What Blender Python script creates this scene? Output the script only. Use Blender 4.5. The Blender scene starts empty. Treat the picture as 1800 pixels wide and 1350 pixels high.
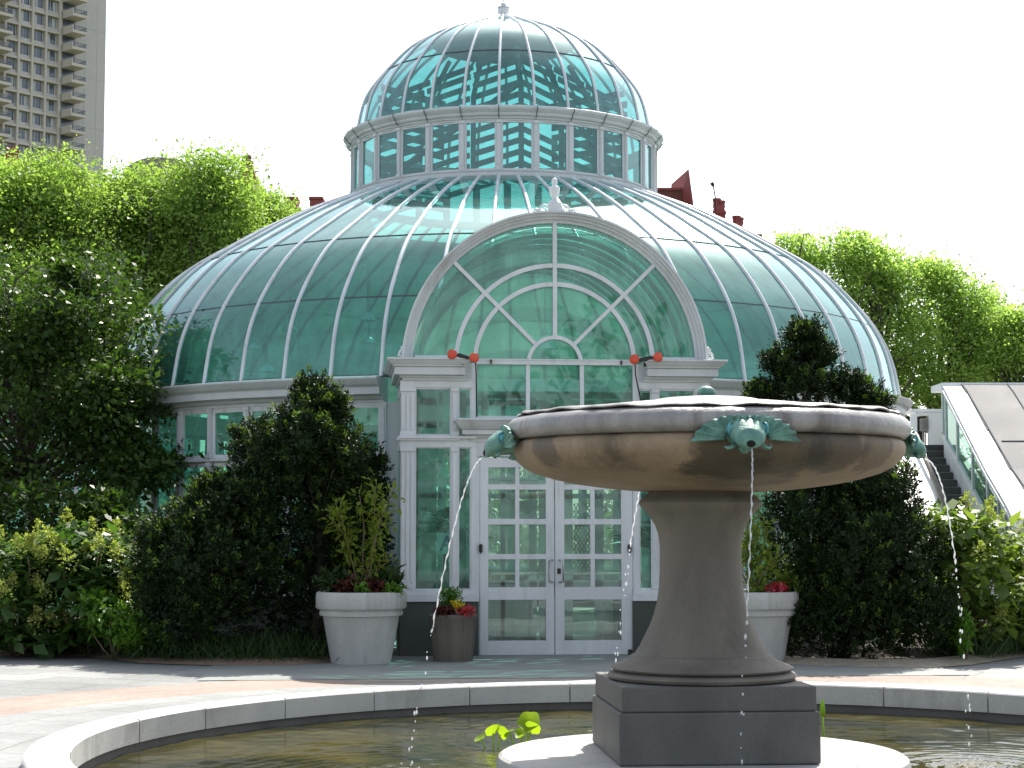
import bpy, math, random
import numpy as np
from mathutils import Vector, Matrix
R = math.radians
sin, cos, pi = math.sin, math.cos, math.pi
scene = bpy.context.scene
COL = scene.collection
rng = np.random.default_rng(7)
random.seed(7)

# ------------------------------------------------------------------ camera, sky, sun, exposure
CAM = Vector((-2.542, -30.29, 1.6)); FOC = 3200.0; YAW = math.atan2(0.0883, 0.9961); PITCH = math.atan(250 / FOC)
FWD = Vector((sin(YAW), cos(YAW), 0)); RGT = Vector((cos(YAW), -sin(YAW), 0)); UP = Vector((0, 0, 1))
cd = bpy.data.cameras.new('camera'); cam = bpy.data.objects.new('camera', cd); COL.objects.link(cam)
cd.sensor_width = 36; cd.lens = 36 * FOC / 1800; cd.clip_start = .1; cd.clip_end = 3000
cam.location = CAM; cam.rotation_euler = (pi / 2 + PITCH, 0, -YAW); scene.camera = cam
SUN_EL, SUN_AZ = R(52), YAW + R(19)
world = bpy.data.worlds.new('World'); scene.world = world; world.use_nodes = True
wn = world.node_tree; bg = wn.nodes['Background']
sky = wn.nodes.new('ShaderNodeTexSky'); sky.sky_type = 'NISHITA'; sky.sun_disc = False
sky.sun_elevation = SUN_EL; sky.sun_rotation = SUN_AZ; sky.dust_density = 2.0; sky.air_density = 1.0; sky.ozone_density = .6
hs = wn.nodes.new('ShaderNodeHueSaturation'); hs.inputs['Saturation'].default_value = .5     # hazy white sky
wn.links.new(sky.outputs[0], hs.inputs['Color']); wn.links.new(hs.outputs[0], bg.inputs[0]); bg.inputs[1].default_value = .15
sl = bpy.data.lights.new('sun', 'SUN'); sun = bpy.data.objects.new('sun', sl); COL.objects.link(sun)
sl.energy = 4.6; sl.angle = R(.53); sl.color = (1, .95, .86)
SD = Vector((sin(SUN_AZ) * cos(SUN_EL), cos(SUN_AZ) * cos(SUN_EL), sin(SUN_EL)))
sun.rotation_euler = (-SD).to_track_quat('-Z', 'Y').to_euler(); sun.location = SD * 60
scene.view_settings.view_transform = 'Standard'; scene.view_settings.look = 'None'
scene.view_settings.exposure = .9; scene.view_settings.gamma = 1
scene.cycles.transparent_max_bounces = 24; scene.cycles.max_bounces = 8
scene.cycles.caustics_reflective = False; scene.cycles.caustics_refractive = False
scene.cycles.sample_clamp_indirect = 6

# ------------------------------------------------------------------ where a pixel of the photo lies in the place
def ray(px, py):
    x = (px - 900) / FOC; y = -(py - 675) / FOC
    return RGT * x + FWD * (cos(PITCH) - y * sin(PITCH)) + UP * (sin(PITCH) + y * cos(PITCH))
def atD(px, py, D):
    d = ray(px, py); return CAM + d * (D / d.dot(FWD))
def atY(px, py, Y):
    d = ray(px, py); return CAM + d * ((Y - CAM.y) / d.y)
def atZ(px, py, Z=0.):
    d = ray(px, py); return CAM + d * ((Z - CAM.z) / d.z)
def gnd(px, D):
    p = atD(px, 900, D); p.z = 0; return p

# ------------------------------------------------------------------ node helpers
def nt(m): m.use_nodes = True; return m.node_tree
def math_(t, op, a, b=None, c=None):
    n = t.nodes.new('ShaderNodeMath'); n.operation = op
    for i, v in enumerate((a, b, c)):
        if v is None: continue
        if hasattr(v, 'links') or hasattr(v, 'is_linked'): t.links.new(v, n.inputs[i])
        else: n.inputs[i].default_value = v
    return n.outputs[0]
def mixc(t, fac, a, b, mode='MIX'):
    n = t.nodes.new('ShaderNodeMix'); n.data_type = 'RGBA'; n.blend_type = mode
    for s, v in ((n.inputs[0], fac), (n.inputs[6], a), (n.inputs[7], b)):
        if hasattr(v, 'is_linked'): t.links.new(v, s)
        elif isinstance(v, (int, float)): s.default_value = v
        else: s.default_value = (*v, 1)
    return n.outputs[2]
def ramp(t, fac, pts):
    n = t.nodes.new('ShaderNodeValToRGB'); t.links.new(fac, n.inputs[0])
    e = n.color_ramp.elements
    while len(e) < len(pts): e.new(.5)
    for q, (p, c) in zip(e, pts):
        q.position = p; q.color = (*c, 1) if not isinstance(c, (int, float)) else (c, c, c, 1)
    return n.outputs[0]
def coords(t, scale=(1, 1, 1), src='Object'):
    tc = t.nodes.new('ShaderNodeTexCoord'); mp = t.nodes.new('ShaderNodeMapping')
    mp.inputs['Scale'].default_value = scale; t.links.new(tc.outputs[src], mp.inputs[0]); return mp.outputs[0]
def noise(t, vec, scale, detail=5, rough=.6, dist=0.):
    n = t.nodes.new('ShaderNodeTexNoise'); t.links.new(vec, n.inputs['Vector'])
    n.inputs['Scale'].default_value = scale; n.inputs['Detail'].default_value = detail
    n.inputs['Roughness'].default_value = rough; n.inputs['Distortion'].default_value = dist; return n.outputs[0]
def bump(t, h, strength, dist=.02):
    n = t.nodes.new('ShaderNodeBump'); n.inputs['Strength'].default_value = strength; n.inputs['Distance'].default_value = dist
    t.links.new(h, n.inputs['Height']); return n.outputs[0]
def out(t): return t.nodes['Material Output'].inputs[0]
def bsdf(t): return t.nodes['Principled BSDF']

def surf(name, c1, c2, scale=3., rough=.7, bumpv=.15, bscale=None, stretch=(1, 1, 1), stain=None, spec=.4, metal=0., stain_lo=.55, fine=.25):
    """mottled matt surface: two tones by noise, fine grain, optional stains"""
    m = bpy.data.materials.new(name); t = nt(m); b = bsdf(t)
    v = coords(t, stretch); n1 = noise(t, v, scale)
    col = mixc(t, ramp(t, n1, [(.35, 0), (.68, 1)]), c1, c2)
    v0 = coords(t); n2 = noise(t, v0, (bscale or scale * 12), 4)
    col = mixc(t, fine, col, mixc(t, n2, tuple(x * .55 for x in c1), tuple(min(1, x * 1.4) for x in c2)))
    if stain:
        n3 = noise(t, coords(t, (stretch[0], stretch[1], stretch[2] * .5)), scale * .6, 6, .65)
        col = mixc(t, ramp(t, n3, [(stain_lo, 0), (stain_lo + .16, .85)]), col, stain)
    t.links.new(col, b.inputs['Base Color']); b.inputs['Metallic'].default_value = metal
    b.inputs['Roughness'].default_value = rough; b.inputs['Specular IOR Level'].default_value = spec
    rr = ramp(t, n1, [(.2, max(0, rough - .1)), (.8, min(1, rough + .1))]); t.links.new(rr, b.inputs['Roughness'])
    if bumpv: t.links.new(bump(t, n2, bumpv), b.inputs['Normal'])
    return m

def glass(name, tint, dust_glow=.08, dust_glow_col=(.45, .6, .58), base=.06, rough=.015, amt=.9, wob=0.004, gloss=(.80, .97, .95)):
    """thin glazing sheet: tinted see-through, mirror at grazing angles, a film of dust that also paints in pale interior light"""
    m = bpy.data.materials.new(name); t = nt(m); t.nodes.remove(bsdf(t))
    tr = t.nodes.new('ShaderNodeBsdfTransparent')
    v = coords(t); n1 = noise(t, v, 1.1, 4)
    t.links.new(mixc(t, n1, tuple(x * .85 for x in tint), tuple(min(1, x * 1.12) for x in tint)), tr.inputs[0])
    gl = t.nodes.new('ShaderNodeBsdfGlossy'); gl.inputs['Roughness'].default_value = rough; gl.inputs[0].default_value = (*gloss, 1)
    t.links.new(bump(t, noise(t, v, 1.6, 2), .35, wob), gl.inputs['Normal'])
    lw = t.nodes.new('ShaderNodeLayerWeight'); lw.inputs[0].default_value = .5
    fr = math_(t, 'MULTIPLY_ADD', math_(t, 'POWER', lw.outputs['Facing'], 3.4), amt, base)
    df = t.nodes.new('ShaderNodeBsdfDiffuse'); tl = t.nodes.new('ShaderNodeBsdfTranslucent')
    df.inputs[0].default_value = (*dust_glow_col, 1); tl.inputs[0].default_value = (*dust_glow_col, 1)
    md = t.nodes.new('ShaderNodeMixShader'); md.inputs[0].default_value = .5
    t.links.new(df.outputs[0], md.inputs[1]); t.links.new(tl.outputs[0], md.inputs[2])
    m1 = t.nodes.new('ShaderNodeMixShader')
    n2 = noise(t, coords(t, (2, 2, .5)), 2.5, 5)
    t.links.new(math_(t, 'MULTIPLY', ramp(t, n2, [(.3, .35), (.75, 1.5)]), dust_glow), m1.inputs[0])
    t.links.new(tr.outputs[0], m1.inputs[1]); t.links.new(md.outputs[0], m1.inputs[2])
    m2 = t.nodes.new('ShaderNodeMixShader'); t.links.new(math_(t, 'MINIMUM', fr, 1.), m2.inputs[0])
    t.links.new(m1.outputs[0], m2.inputs[1]); t.links.new(gl.outputs[0], m2.inputs[2]); t.links.new(m2.outputs[0], out(t))
    return m

def leafmat(name, c1, c2, trans=.4, rough=.42, spec=.45, tcol=None, nscale=.9):
    m = bpy.data.materials.new(name); t = nt(m); b = bsdf(t)
    g = t.nodes.new('ShaderNodeNewGeometry'); n1 = noise(t, coords(t), nscale, 3)
    f = math_(t, 'ADD', math_(t, 'MULTIPLY', g.outputs['Random Per Island'], .6), math_(t, 'MULTIPLY', ramp(t, n1, [(.35, 0), (.65, 1)]), .4))
    col = mixc(t, f, c1, c2); t.links.new(col, b.inputs['Base Color'])
    b.inputs['Roughness'].default_value = rough; b.inputs['Specular IOR Level'].default_value = spec
    tl = t.nodes.new('ShaderNodeBsdfTranslucent')
    t.links.new(mixc(t, 1., col, tcol or (1.6, 1.7, .7), 'MULTIPLY'), tl.inputs[0])
    mx = t.nodes.new('ShaderNodeMixShader'); mx.inputs[0].default_value = trans
    t.links.new(b.outputs[0], mx.inputs[1]); t.links.new(tl.outputs[0], mx.inputs[2]); t.links.new(mx.outputs[0], out(t))
    return m

M = {}
M['paint'] = surf('white_paint', (.60, .62, .635), (.74, .76, .775), 2.4, .45, .05, 30, (1.6, 1.6, .35), (.40, .39, .36), .4, stain_lo=.565, fine=.18)
M['paint2'] = surf('weathered_paint', (.52, .54, .555), (.67, .69, .70), 1.8, .5, .05, 26, (1, 1, .35), (.30, .29, .265), .4, stain_lo=.60, fine=.2)
M['rib'] = surf('rib_metal', (.60, .63, .66), (.74, .77, .80), 2.2, .3, .03, 30, (1, 1, 1), (.42, .42, .41), .6, fine=.12)
M['dark_line'] = surf('glazing_seal', (.05, .07, .075), (.08, .10, .11), 3, .5)
M['dome_glass'] = glass('dome_glass', (.27, .63, .56), .25, (.25, .52, .48), .075, .05, .85, gloss=(.76, .96, .95))
M['cup_glass'] = glass('cupola_glass', (.33, .67, .65), .24, (.26, .52, .51), .08, .04, .9, gloss=(.76, .96, .96))
M['glass'] = glass('window_glass', (.42, .76, .66), .28, (.40, .68, .57), .06, .015, .8)  # strong pale film paints the lit interior behind the panes
M['door_glass'] = glass('door_glass', (.78, .82, .79), .28, (.62, .67, .63), .08, .01, .85)  # film lightened to stand for the bright room behind the doors
M['lath'] = surf('lath', (.17, .215, .20), (.25, .295, .28), 3, .7)
M['dark_lining'] = surf('dark_lining', (.20, .27, .235), (.42, .48, .44), .7, .8, 0, 9, (1, 1, 2.4), (.12, .17, .15), .3, stain_lo=.52)
t = M['dark_lining'].node_tree; b = bsdf(t); tl = t.nodes.new('ShaderNodeBsdfTranslucent'); mx = t.nodes.new('ShaderNodeMixShader'); mx.inputs[0].default_value = .28     # added lining that darkens the dome, lets some sun through
t.links.new(b.inputs['Base Color'].links[0].from_socket, tl.inputs[0]); t.links.new(b.outputs[0], mx.inputs[1]); t.links.new(tl.outputs[0], mx.inputs[2]); t.links.new(mx.outputs[0], out(t))
M['base_stone'] = surf('base_stone', (.035, .042, .04), (.06, .068, .062), 2.5, .45, .1, 40, spec=.5)
M['floor_in'] = surf('interior_floor', (.30, .29, .26), (.40, .38, .34), 2, .6)
M['inner_wall'] = surf('inner_wall', (.62, .66, .60), (.72, .75, .70), 1.5, .7)
M['steel'] = surf('steel', (.45, .46, .47), (.6, .6, .6), 8, .3, .02, metal=.9)
M['black'] = surf('black_plastic', (.02, .02, .022), (.035, .035, .035), 8, .5)
M['brass'] = surf('push_bar', (.55, .53, .45), (.7, .68, .6), 8, .3, .02, metal=.6)
M['stone'] = surf('bowl_stone', (.185, .135, .085), (.34, .262, .178), 2.6, .62, .3, 34, (1, 1, .55), (.045, .04, .03), .4, stain_lo=.57)
def algae(m, spots):
    t = m.node_tree; b = bsdf(t); src = b.inputs['Base Color'].links[0].from_socket; v = coords(t); nz = noise(t, coords(t, (1.6, 1.6, .7)), 3.2, 6, .65)
    for c, rad, col, amt in spots:
        d = t.nodes.new('ShaderNodeVectorMath'); d.operation = 'DISTANCE'; t.links.new(v, d.inputs[0]); d.inputs[1].default_value = c
        f = math_(t, 'SUBTRACT', math_(t, 'ADD', math_(t, 'MULTIPLY', nz, 1.5), .25), math_(t, 'DIVIDE', d.outputs['Value'], rad))
        src = mixc(t, math_(t, 'MULTIPLY', ramp(t, f, [(.0, 0), (.28, 1)]), amt), src, col)
    t.links.new(src, b.inputs['Base Color'])
algae(M['stone'], (((-.12, -1.22, 1.98), .34, (.028, .026, .016), .75), ((.30, -1.25, 2.02), .30, (.04, .036, .024), .7), ((.62, -1.15, 2.08), .26, (.035, .032, .03), .7), ((.98, -.95, 2.1), .24, (.05, .042, .035), .5), ((.1, -1.0, 1.9), .4, (.045, .04, .028), .45), ((-1.2, -.6, 2.12), .16, (.06, .055, .05), .6)))
M['rim_stone'] = surf('rim_stone', (.17, .165, .165), (.34, .325, .31), 4.2, .36, .25, 30, (1.5, 1.5, .22), (.10, .08, .065), .55, stain_lo=.55)
M['ped_stone'] = surf('pedestal_stone', (.135, .122, .104), (.215, .196, .168), 2.2, .7, .25, 45, (1.3, 1.3, .4), (.10, .09, .078), .3, stain_lo=.56)
M['plinth_stone'] = surf('plinth_stone', (.098, .095, .09), (.155, .15, .14), 2.2, .6, .25, 45, (1.2, 1.2, .5), (.065, .063, .06), .35, stain_lo=.55)
M['disc_stone'] = surf('disc_stone', (.33, .325, .305), (.46, .45, .425), 2.6, .6, .15, 40, (1, 1, 1), (.22, .215, .195), .4, stain_lo=.55, fine=.35)
M['lead'] = surf('lead_cap', (.15, .148, .14), (.27, .262, .25), 3, .5, .3, 20, (1, 1, 1), (.16, .15, .13), .5)
M['verdigris'] = surf('verdigris', (.045, .16, .135), (.20, .38, .30), 11, .5, .35, 40, (1, 1, 1), (.03, .075, .06), .5, stain_lo=.52)
M['verdigris_blue'] = surf('verdigris_blue', (.05, .24, .28), (.14, .40, .44), 14, .45, .3, 40)
M['mouth_shade'] = surf('mouth_shade', (.008, .008, .008), (.012, .012, .012), 5, .9)
M['coping'] = surf('coping_granite', (.42, .42, .40), (.55, .545, .525), 2.2, .65, .15, 50, (1, 1, 1), (.25, .245, .225), .35, stain_lo=.54, fine=.35)
M['planter'] = surf('planter_concrete', (.40, .40, .38), (.52, .52, .50), 3.2, .8, .2, 45, (1.4, 1.4, .35), (.27, .265, .24), .25, stain_lo=.54, fine=.35)
M['planter_brown'] = surf('planter_brown', (.11, .095, .08), (.17, .15, .125), 3, .8, .25, 40, (3, 3, .3), (.075, .065, .055), .25, stain_lo=.56)
M['soil'] = surf('soil', (.03, .022, .015), (.055, .04, .028), 6, .95, .6, 60)
M['bark'] = surf('bark', (.05, .042, .034), (.10, .085, .07), 6, .9, .5, 30, (3, 3, .4))
M['twig'] = surf('twig_bark', (.16, .11, .07), (.24, .17, .11), 8, .8)
M['red_lamp'] = surf('red_lens', (.62, .06, .03), (.75, .10, .05), 8, .3, .02, spec=.5)
M['tower'] = surf('tower_concrete', (.56, .515, .45), (.64, .59, .52), .12, .85, .05, 2, (1, 1, .3), (.44, .40, .34), .2, stain_lo=.62)
M['tower_grey'] = surf('tower_grey_concrete', (.52, .50, .475), (.60, .58, .55), .10, .85, .05, 2, (1, 1, .25), (.36, .345, .33), .2, stain_lo=.58)
M['tower_glass'] = surf('tower_window_glass', (.04, .055, .08), (.12, .15, .19), .35, .12, 0, spec=.8)
M['curtain'] = surf('window_curtain', (.45, .47, .48), (.6, .62, .62), .5, .8)
M['brick'] = surf('red_brick', (.16, .06, .05), (.24, .095, .08), 1.5, .85, .2, 8, (1, 1, 2))
M['red_trim'] = surf('red_trim', (.25, .06, .055), (.33, .09, .08), 1.5, .7)
M['slate'] = surf('grey_roof', (.17, .165, .16), (.235, .23, .225), .9, .8, .1, 14, (1, 1, .4))
M['brown_roof'] = surf('brown_roof', (.26, .23, .20), (.33, .30, .26), .3, .8)
M['white_panel'] = surf('white_panel', (.74, .76, .77), (.82, .83, .84), 1.2, .5, .03, fine=.1)
M['stair_dark'] = surf('stair_steel', (.03, .035, .035), (.055, .06, .06), 4, .45, .05, spec=.5)
M['rail_lit_edge'] = surf('stair_rail_lit_edge', (.22, .19, .16), (.32, .28, .24), 4, .6)
M['blue_ink'] = surf('blue_ink', (.01, .05, .22), (.012, .06, .26), 4, .6)
M['card'] = surf('card', (.60, .66, .68), (.68, .73, .75), 4, .7, fine=.05)
M['lamp_white'] = surf('lamp_enamel', (.72, .75, .74), (.8, .82, .81), 3, .25, .01, spec=.6)
# foliage
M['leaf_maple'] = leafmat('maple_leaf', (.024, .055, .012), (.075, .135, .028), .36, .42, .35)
M['leaf_back'] = leafmat('plane_leaf', (.155, .245, .065), (.31, .41, .125), .58, .5, .25, (1.35, 1.5, .7))
M['leaf_right'] = leafmat('light_leaf', (.22, .33, .09), (.40, .50, .17), .62, .5, .25, (1.3, 1.45, .8))
M['yew'] = leafmat('yew_needle', (.007, .019, .006), (.022, .044, .010), .10, .55, .25, nscale=2.2)
M['yew_tip'] = leafmat('yew_new_growth', (.045, .095, .014), (.105, .17, .026), .3, .5, .3, nscale=2.2)
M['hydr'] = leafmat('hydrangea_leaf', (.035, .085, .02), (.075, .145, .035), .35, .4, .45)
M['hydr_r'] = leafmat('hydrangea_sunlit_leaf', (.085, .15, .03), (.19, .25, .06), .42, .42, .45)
M['panicle'] = leafmat('flower_panicle', (.24, .29, .08), (.40, .44, .14), .35, .6, .2)
M['fresh'] = leafmat('fresh_leaf', (.07, .17, .02), (.13, .26, .035), .4, .45, .4)
M['grass'] = leafmat('grass_blade', (.02, .045, .014), (.05, .09, .025), .25, .5, .3)
M['potleaf'] = leafmat('pot_leaf', (.12, .17, .025), (.22, .27, .045), .5, .45, .4)
M['potleaf_sun'] = leafmat('pot_sun_leaf', (.12, .18, .03), (.24, .30, .06), .45, .45, .4)
M['redleaf'] = leafmat('red_foliage', (.05, .016, .012), (.11, .032, .022), .25, .5, .3, (1.5, .8, .6))
M['redflower'] = leafmat('red_flower', (.35, .03, .04), (.55, .08, .10), .35, .5, .3, (1.4, .9, .9))
M['yellowflower'] = leafmat('yellow_flower', (.6, .45, .03), (.75, .6, .05), .3, .5, .3, (1.2, 1.1, .6))
M['lotus'] = leafmat('lotus_leaf', (.16, .30, .02), (.30, .44, .04), .5, .4, .45, (1.5, 1.4, .5))
M['palm'] = leafmat('palm_frond', (.02, .07, .02), (.05, .13, .04), .3, .4, .4)

# ------------------------------------------------------------------ mesh builder
class MB:
    def __init__(s): s.v = []; s.f = []; s.x = None
    def add(s, vs, fs):
        k = len(s.v)
        s.v += [tuple(s.x @ Vector(p)) for p in vs] if s.x else [tuple(p) for p in vs]
        s.f += [tuple(i + k for i in q) for q in fs]; return s
    def box(s, x0, x1, y0, y1, z0, z1): return s.frus(x0, x1, y0, y1, z0, z1, 0, 0)
    def frus(s, x0, x1, y0, y1, z0, z1, gx, gy):      # top face grown by gx, gy
        return s.add([(x0, y0, z0), (x1, y0, z0), (x1, y1, z0), (x0, y1, z0), (x0 - gx, y0 - gy, z1), (x1 + gx, y0 - gy, z1), (x1 + gx, y1 + gy, z1), (x0 - gx, y1 + gy, z1)],
                     [(0, 3, 2, 1), (4, 5, 6, 7), (0, 1, 5, 4), (1, 2, 6, 5), (2, 3, 7, 6), (3, 0, 4, 7)])
    def bar(s, a, b, w, h, up=(0, 0, 1)):
        a, b = Vector(a), Vector(b); d = (b - a).normalized(); u = Vector(up)
        sd = d.cross(u).normalized() * (w / 2); n = sd.cross(d).normalized() * (h / 2)
        return s.add([a - sd - n, a + sd - n, a + sd + n, a - sd + n, b - sd - n, b + sd - n, b + sd + n, b - sd + n],
                     [(0, 3, 2, 1), (4, 5, 6, 7), (0, 1, 5, 4), (1, 2, 6, 5), (2, 3, 7, 6), (3, 0, 4, 7)])
    def tube(s, pts, r, n=8, cap=True):
        pts = [Vector(p) for p in pts]; rs = r if isinstance(r, (list, tuple)) else [r] * len(pts)
        vs = []; ref = Vector((.31, .17, .93))
        for i, p in enumerate(pts):
            d = (pts[min(i + 1, len(pts) - 1)] - pts[max(i - 1, 0)]).normalized()
            a = d.cross(ref)
            if a.length < 1e-4: a = d.cross(Vector((1, 0, 0)))
            a.normalize(); b = d.cross(a)
            vs += [p + (a * cos(2 * pi * k / n) + b * sin(2 * pi * k / n)) * rs[i] for k in range(n)]
        fs = [(i * n + k, i * n + (k + 1) % n, (i + 1) * n + (k + 1) % n, (i + 1) * n + k) for i in range(len(pts) - 1) for k in range(n)]
        if cap: fs += [tuple(range(n)[::-1]), tuple((len(pts) - 1) * n + k for k in range(n))]
        return s.add(vs, fs)
    def revolve(s, prof, n, c=(0, 0, 0), a0=0., a1=2 * pi, close=False):
        full = abs(a1 - a0 - 2 * pi) < 1e-6; m = n if full else n + 1; P = len(prof)
        vs = [(c[0] + r * sin(a0 + (a1 - a0) * k / n), c[1] - r * cos(a0 + (a1 - a0) * k / n), c[2] + z) for k in range(m) for r, z in prof]
        fs = []
        for k in range(n):
            k2 = (k + 1) % m
            for j in range(P - 1 if not close else P):
                j2 = (j + 1) % P; fs.append((k * P + j, k2 * P + j, k2 * P + j2, k * P + j2))
        if close and not full: fs += [tuple(range(P)), tuple((m - 1) * P + j for j in range(P))[::-1]]
        return s.add(vs, fs)
    def ball(s, c, rx, ry=None, rz=None, n=12, m=8):
        ry = ry or rx; rz = rz or rx; c = Vector(c)
        vs = [(c.x + rx * sin(pi * i / m) * cos(2 * pi * k / n), c.y + ry * sin(pi * i / m) * sin(2 * pi * k / n), c.z + rz * cos(pi * i / m)) for i in range(1, m) for k in range(n)]
        vs += [(c.x, c.y, c.z + rz), (c.x, c.y, c.z - rz)]; t, b = (m - 1) * n, (m - 1) * n + 1
        fs = [(i * n + k, (i + 1) * n + k, (i + 1) * n + (k + 1) % n, i * n + (k + 1) % n) for i in range(m - 2) for k in range(n)]
        fs += [(t, k, (k + 1) % n) for k in range(n)] + [(b, (m - 2) * n + (k + 1) % n, (m - 2) * n + k) for k in range(n)]
        return s.add(vs, fs)
    def prism(s, poly, y0, y1):        # polygon in x-z extruded along y
        n = len(poly)
        return s.add([(x, y0, z) for x, z in poly] + [(x, y1, z) for x, z in poly],
                     [tuple(range(n)), tuple(range(2 * n - 1, n - 1, -1))] + [(k, n + k, n + (k + 1) % n, (k + 1) % n) for k in range(n)])
    def arcband(s, cx, cz, r0, r1, y0, y1, a0, a1, n=40):     # arched bar in the x-z plane
        vs = []
        for k in range(n + 1):
            a = a0 + (a1 - a0) * k / n
            for r, y in ((r0, y0), (r1, y0), (r1, y1), (r0, y1)): vs.append((cx + r * cos(a), y, cz + r * sin(a)))
        fs = [(4 * k + j, 4 * k + (j + 1) % 4, 4 * k + 4 + (j + 1) % 4, 4 * k + 4 + j) for k in range(n) for j in range(4)]
        return s.add(vs, fs + [(3, 2, 1, 0), tuple(4 * n + j for j in range(4))])
    def mesh(s, name, mat, smooth=False):
        me = bpy.data.meshes.new(name); me.from_pydata(s.v, [], s.f); me.materials.append(mat)
        if smooth: me.polygons.foreach_set('use_smooth', [True] * len(me.polygons)); 
        me.update(); return me
    def build(s, name, mat, parent=None, smooth=False, angle=None, bevel=0):
        o = link(name, s.mesh(name, mat, smooth or angle is not None), parent)
        if angle is not None: sharp(o.data, angle)
        if bevel:
            b = o.modifiers.new('bevel', 'BEVEL'); b.width = bevel; b.segments = 2; b.limit_method = 'ANGLE'; b.angle_limit = R(40)
        return o
def sharp(me, deg):
    try: me.set_sharp_from_angle(angle=R(deg))
    except Exception: pass
def link(name, data, parent=None):
    o = bpy.data.objects.new(name, data); COL.objects.link(o)
    if parent: o.parent = parent
    return o
def tag(o, label=None, cat=None, group=None, kind=None):
    if label: o['label'] = label
    if cat: o['category'] = cat
    if group: o['group'] = group
    if kind: o['kind'] = kind
    return o
def thing(name, label, cat, loc=(0, 0, 0), group=None):
    return at_(tag(link(name, None), label, cat, group), loc)
def at_(o, loc): o.location = loc; return o
def struct(o): o['kind'] = 'structure'; return o
def rotated(o, src_parent, ang):     # copy sharing the mesh, turned about z
    c = o.copy(); COL.objects.link(c); c.parent = src_parent; c.rotation_euler = (0, 0, ang); return c

# ------------------------------------------------------------------ foliage
def leaves(name, pts, mat, size, aspect=.55, dirs=None, updir=.6, parent=None, fold=.18, vary=.35, extra=None):
    pts = np.asarray(pts, float); n = len(pts)
    d = rng.normal(size=(n, 3)) if dirs is None else np.asarray(dirs, float)
    d /= np.linalg.norm(d, axis=1)[:, None] + 1e-9
    nn = rng.normal(size=(n, 3)); nn[:, 2] = np.abs(nn[:, 2]) * (1 + updir) + updir
    sd = np.cross(d, nn); sd /= np.linalg.norm(sd, axis=1)[:, None] + 1e-9
    up = np.cross(sd, d)
    L = size * (1 + vary * rng.normal(size=n)).clip(.4, 1.8)[:, None]; W = L * aspect * .5
    v = np.empty((n, 4, 3)); v[:, 0] = pts; v[:, 2] = pts + d * L
    v[:, 1] = pts + d * L * .45 + sd * W + up * L * fold * .5; v[:, 3] = pts + d * L * .45 - sd * W + up * L * fold * .5
    me = bpy.data.meshes.new(name); me.vertices.add(4 * n); me.loops.add(4 * n); me.polygons.add(n)
    me.vertices.foreach_set('co', v.reshape(-1)); me.loops.foreach_set('vertex_index', np.arange(4 * n, dtype=np.int32))
    me.polygons.foreach_set('loop_start', np.arange(0, 4 * n, 4, dtype=np.int32))
    me.materials.append(mat)
    if extra is not None:
        me.materials.append(extra[0]); me.polygons.foreach_set('material_index', extra[1].astype(np.int32))
    me.update(calc_edges=True); me.validate()
    return link(name, me, parent)
def in_ell(c, r, n, bias=.45):
    d = rng.normal(size=(n, 3)); d /= np.linalg.norm(d, axis=1)[:, None]
    return np.asarray(c) + d * np.asarray(r) * (rng.random(n) ** bias)[:, None]
def limb(a, b, r0, r1, mb, k=7, wob=.12):
    a, b = Vector(a), Vector(b); L = (b - a).length; pts = []
    o1 = Vector(rng.normal(size=3)) * L * wob
    for i in range(k):
        t = i / (k - 1); p = a.lerp(b, t) + o1 * sin(pi * t) + Vector((0, 0, L * .10 * sin(pi * t)))
        pts.append(p)
    mb.tube(pts, [r0 + (r1 - r0) * i / (k - 1) for i in range(k)], 6); return pts
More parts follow.
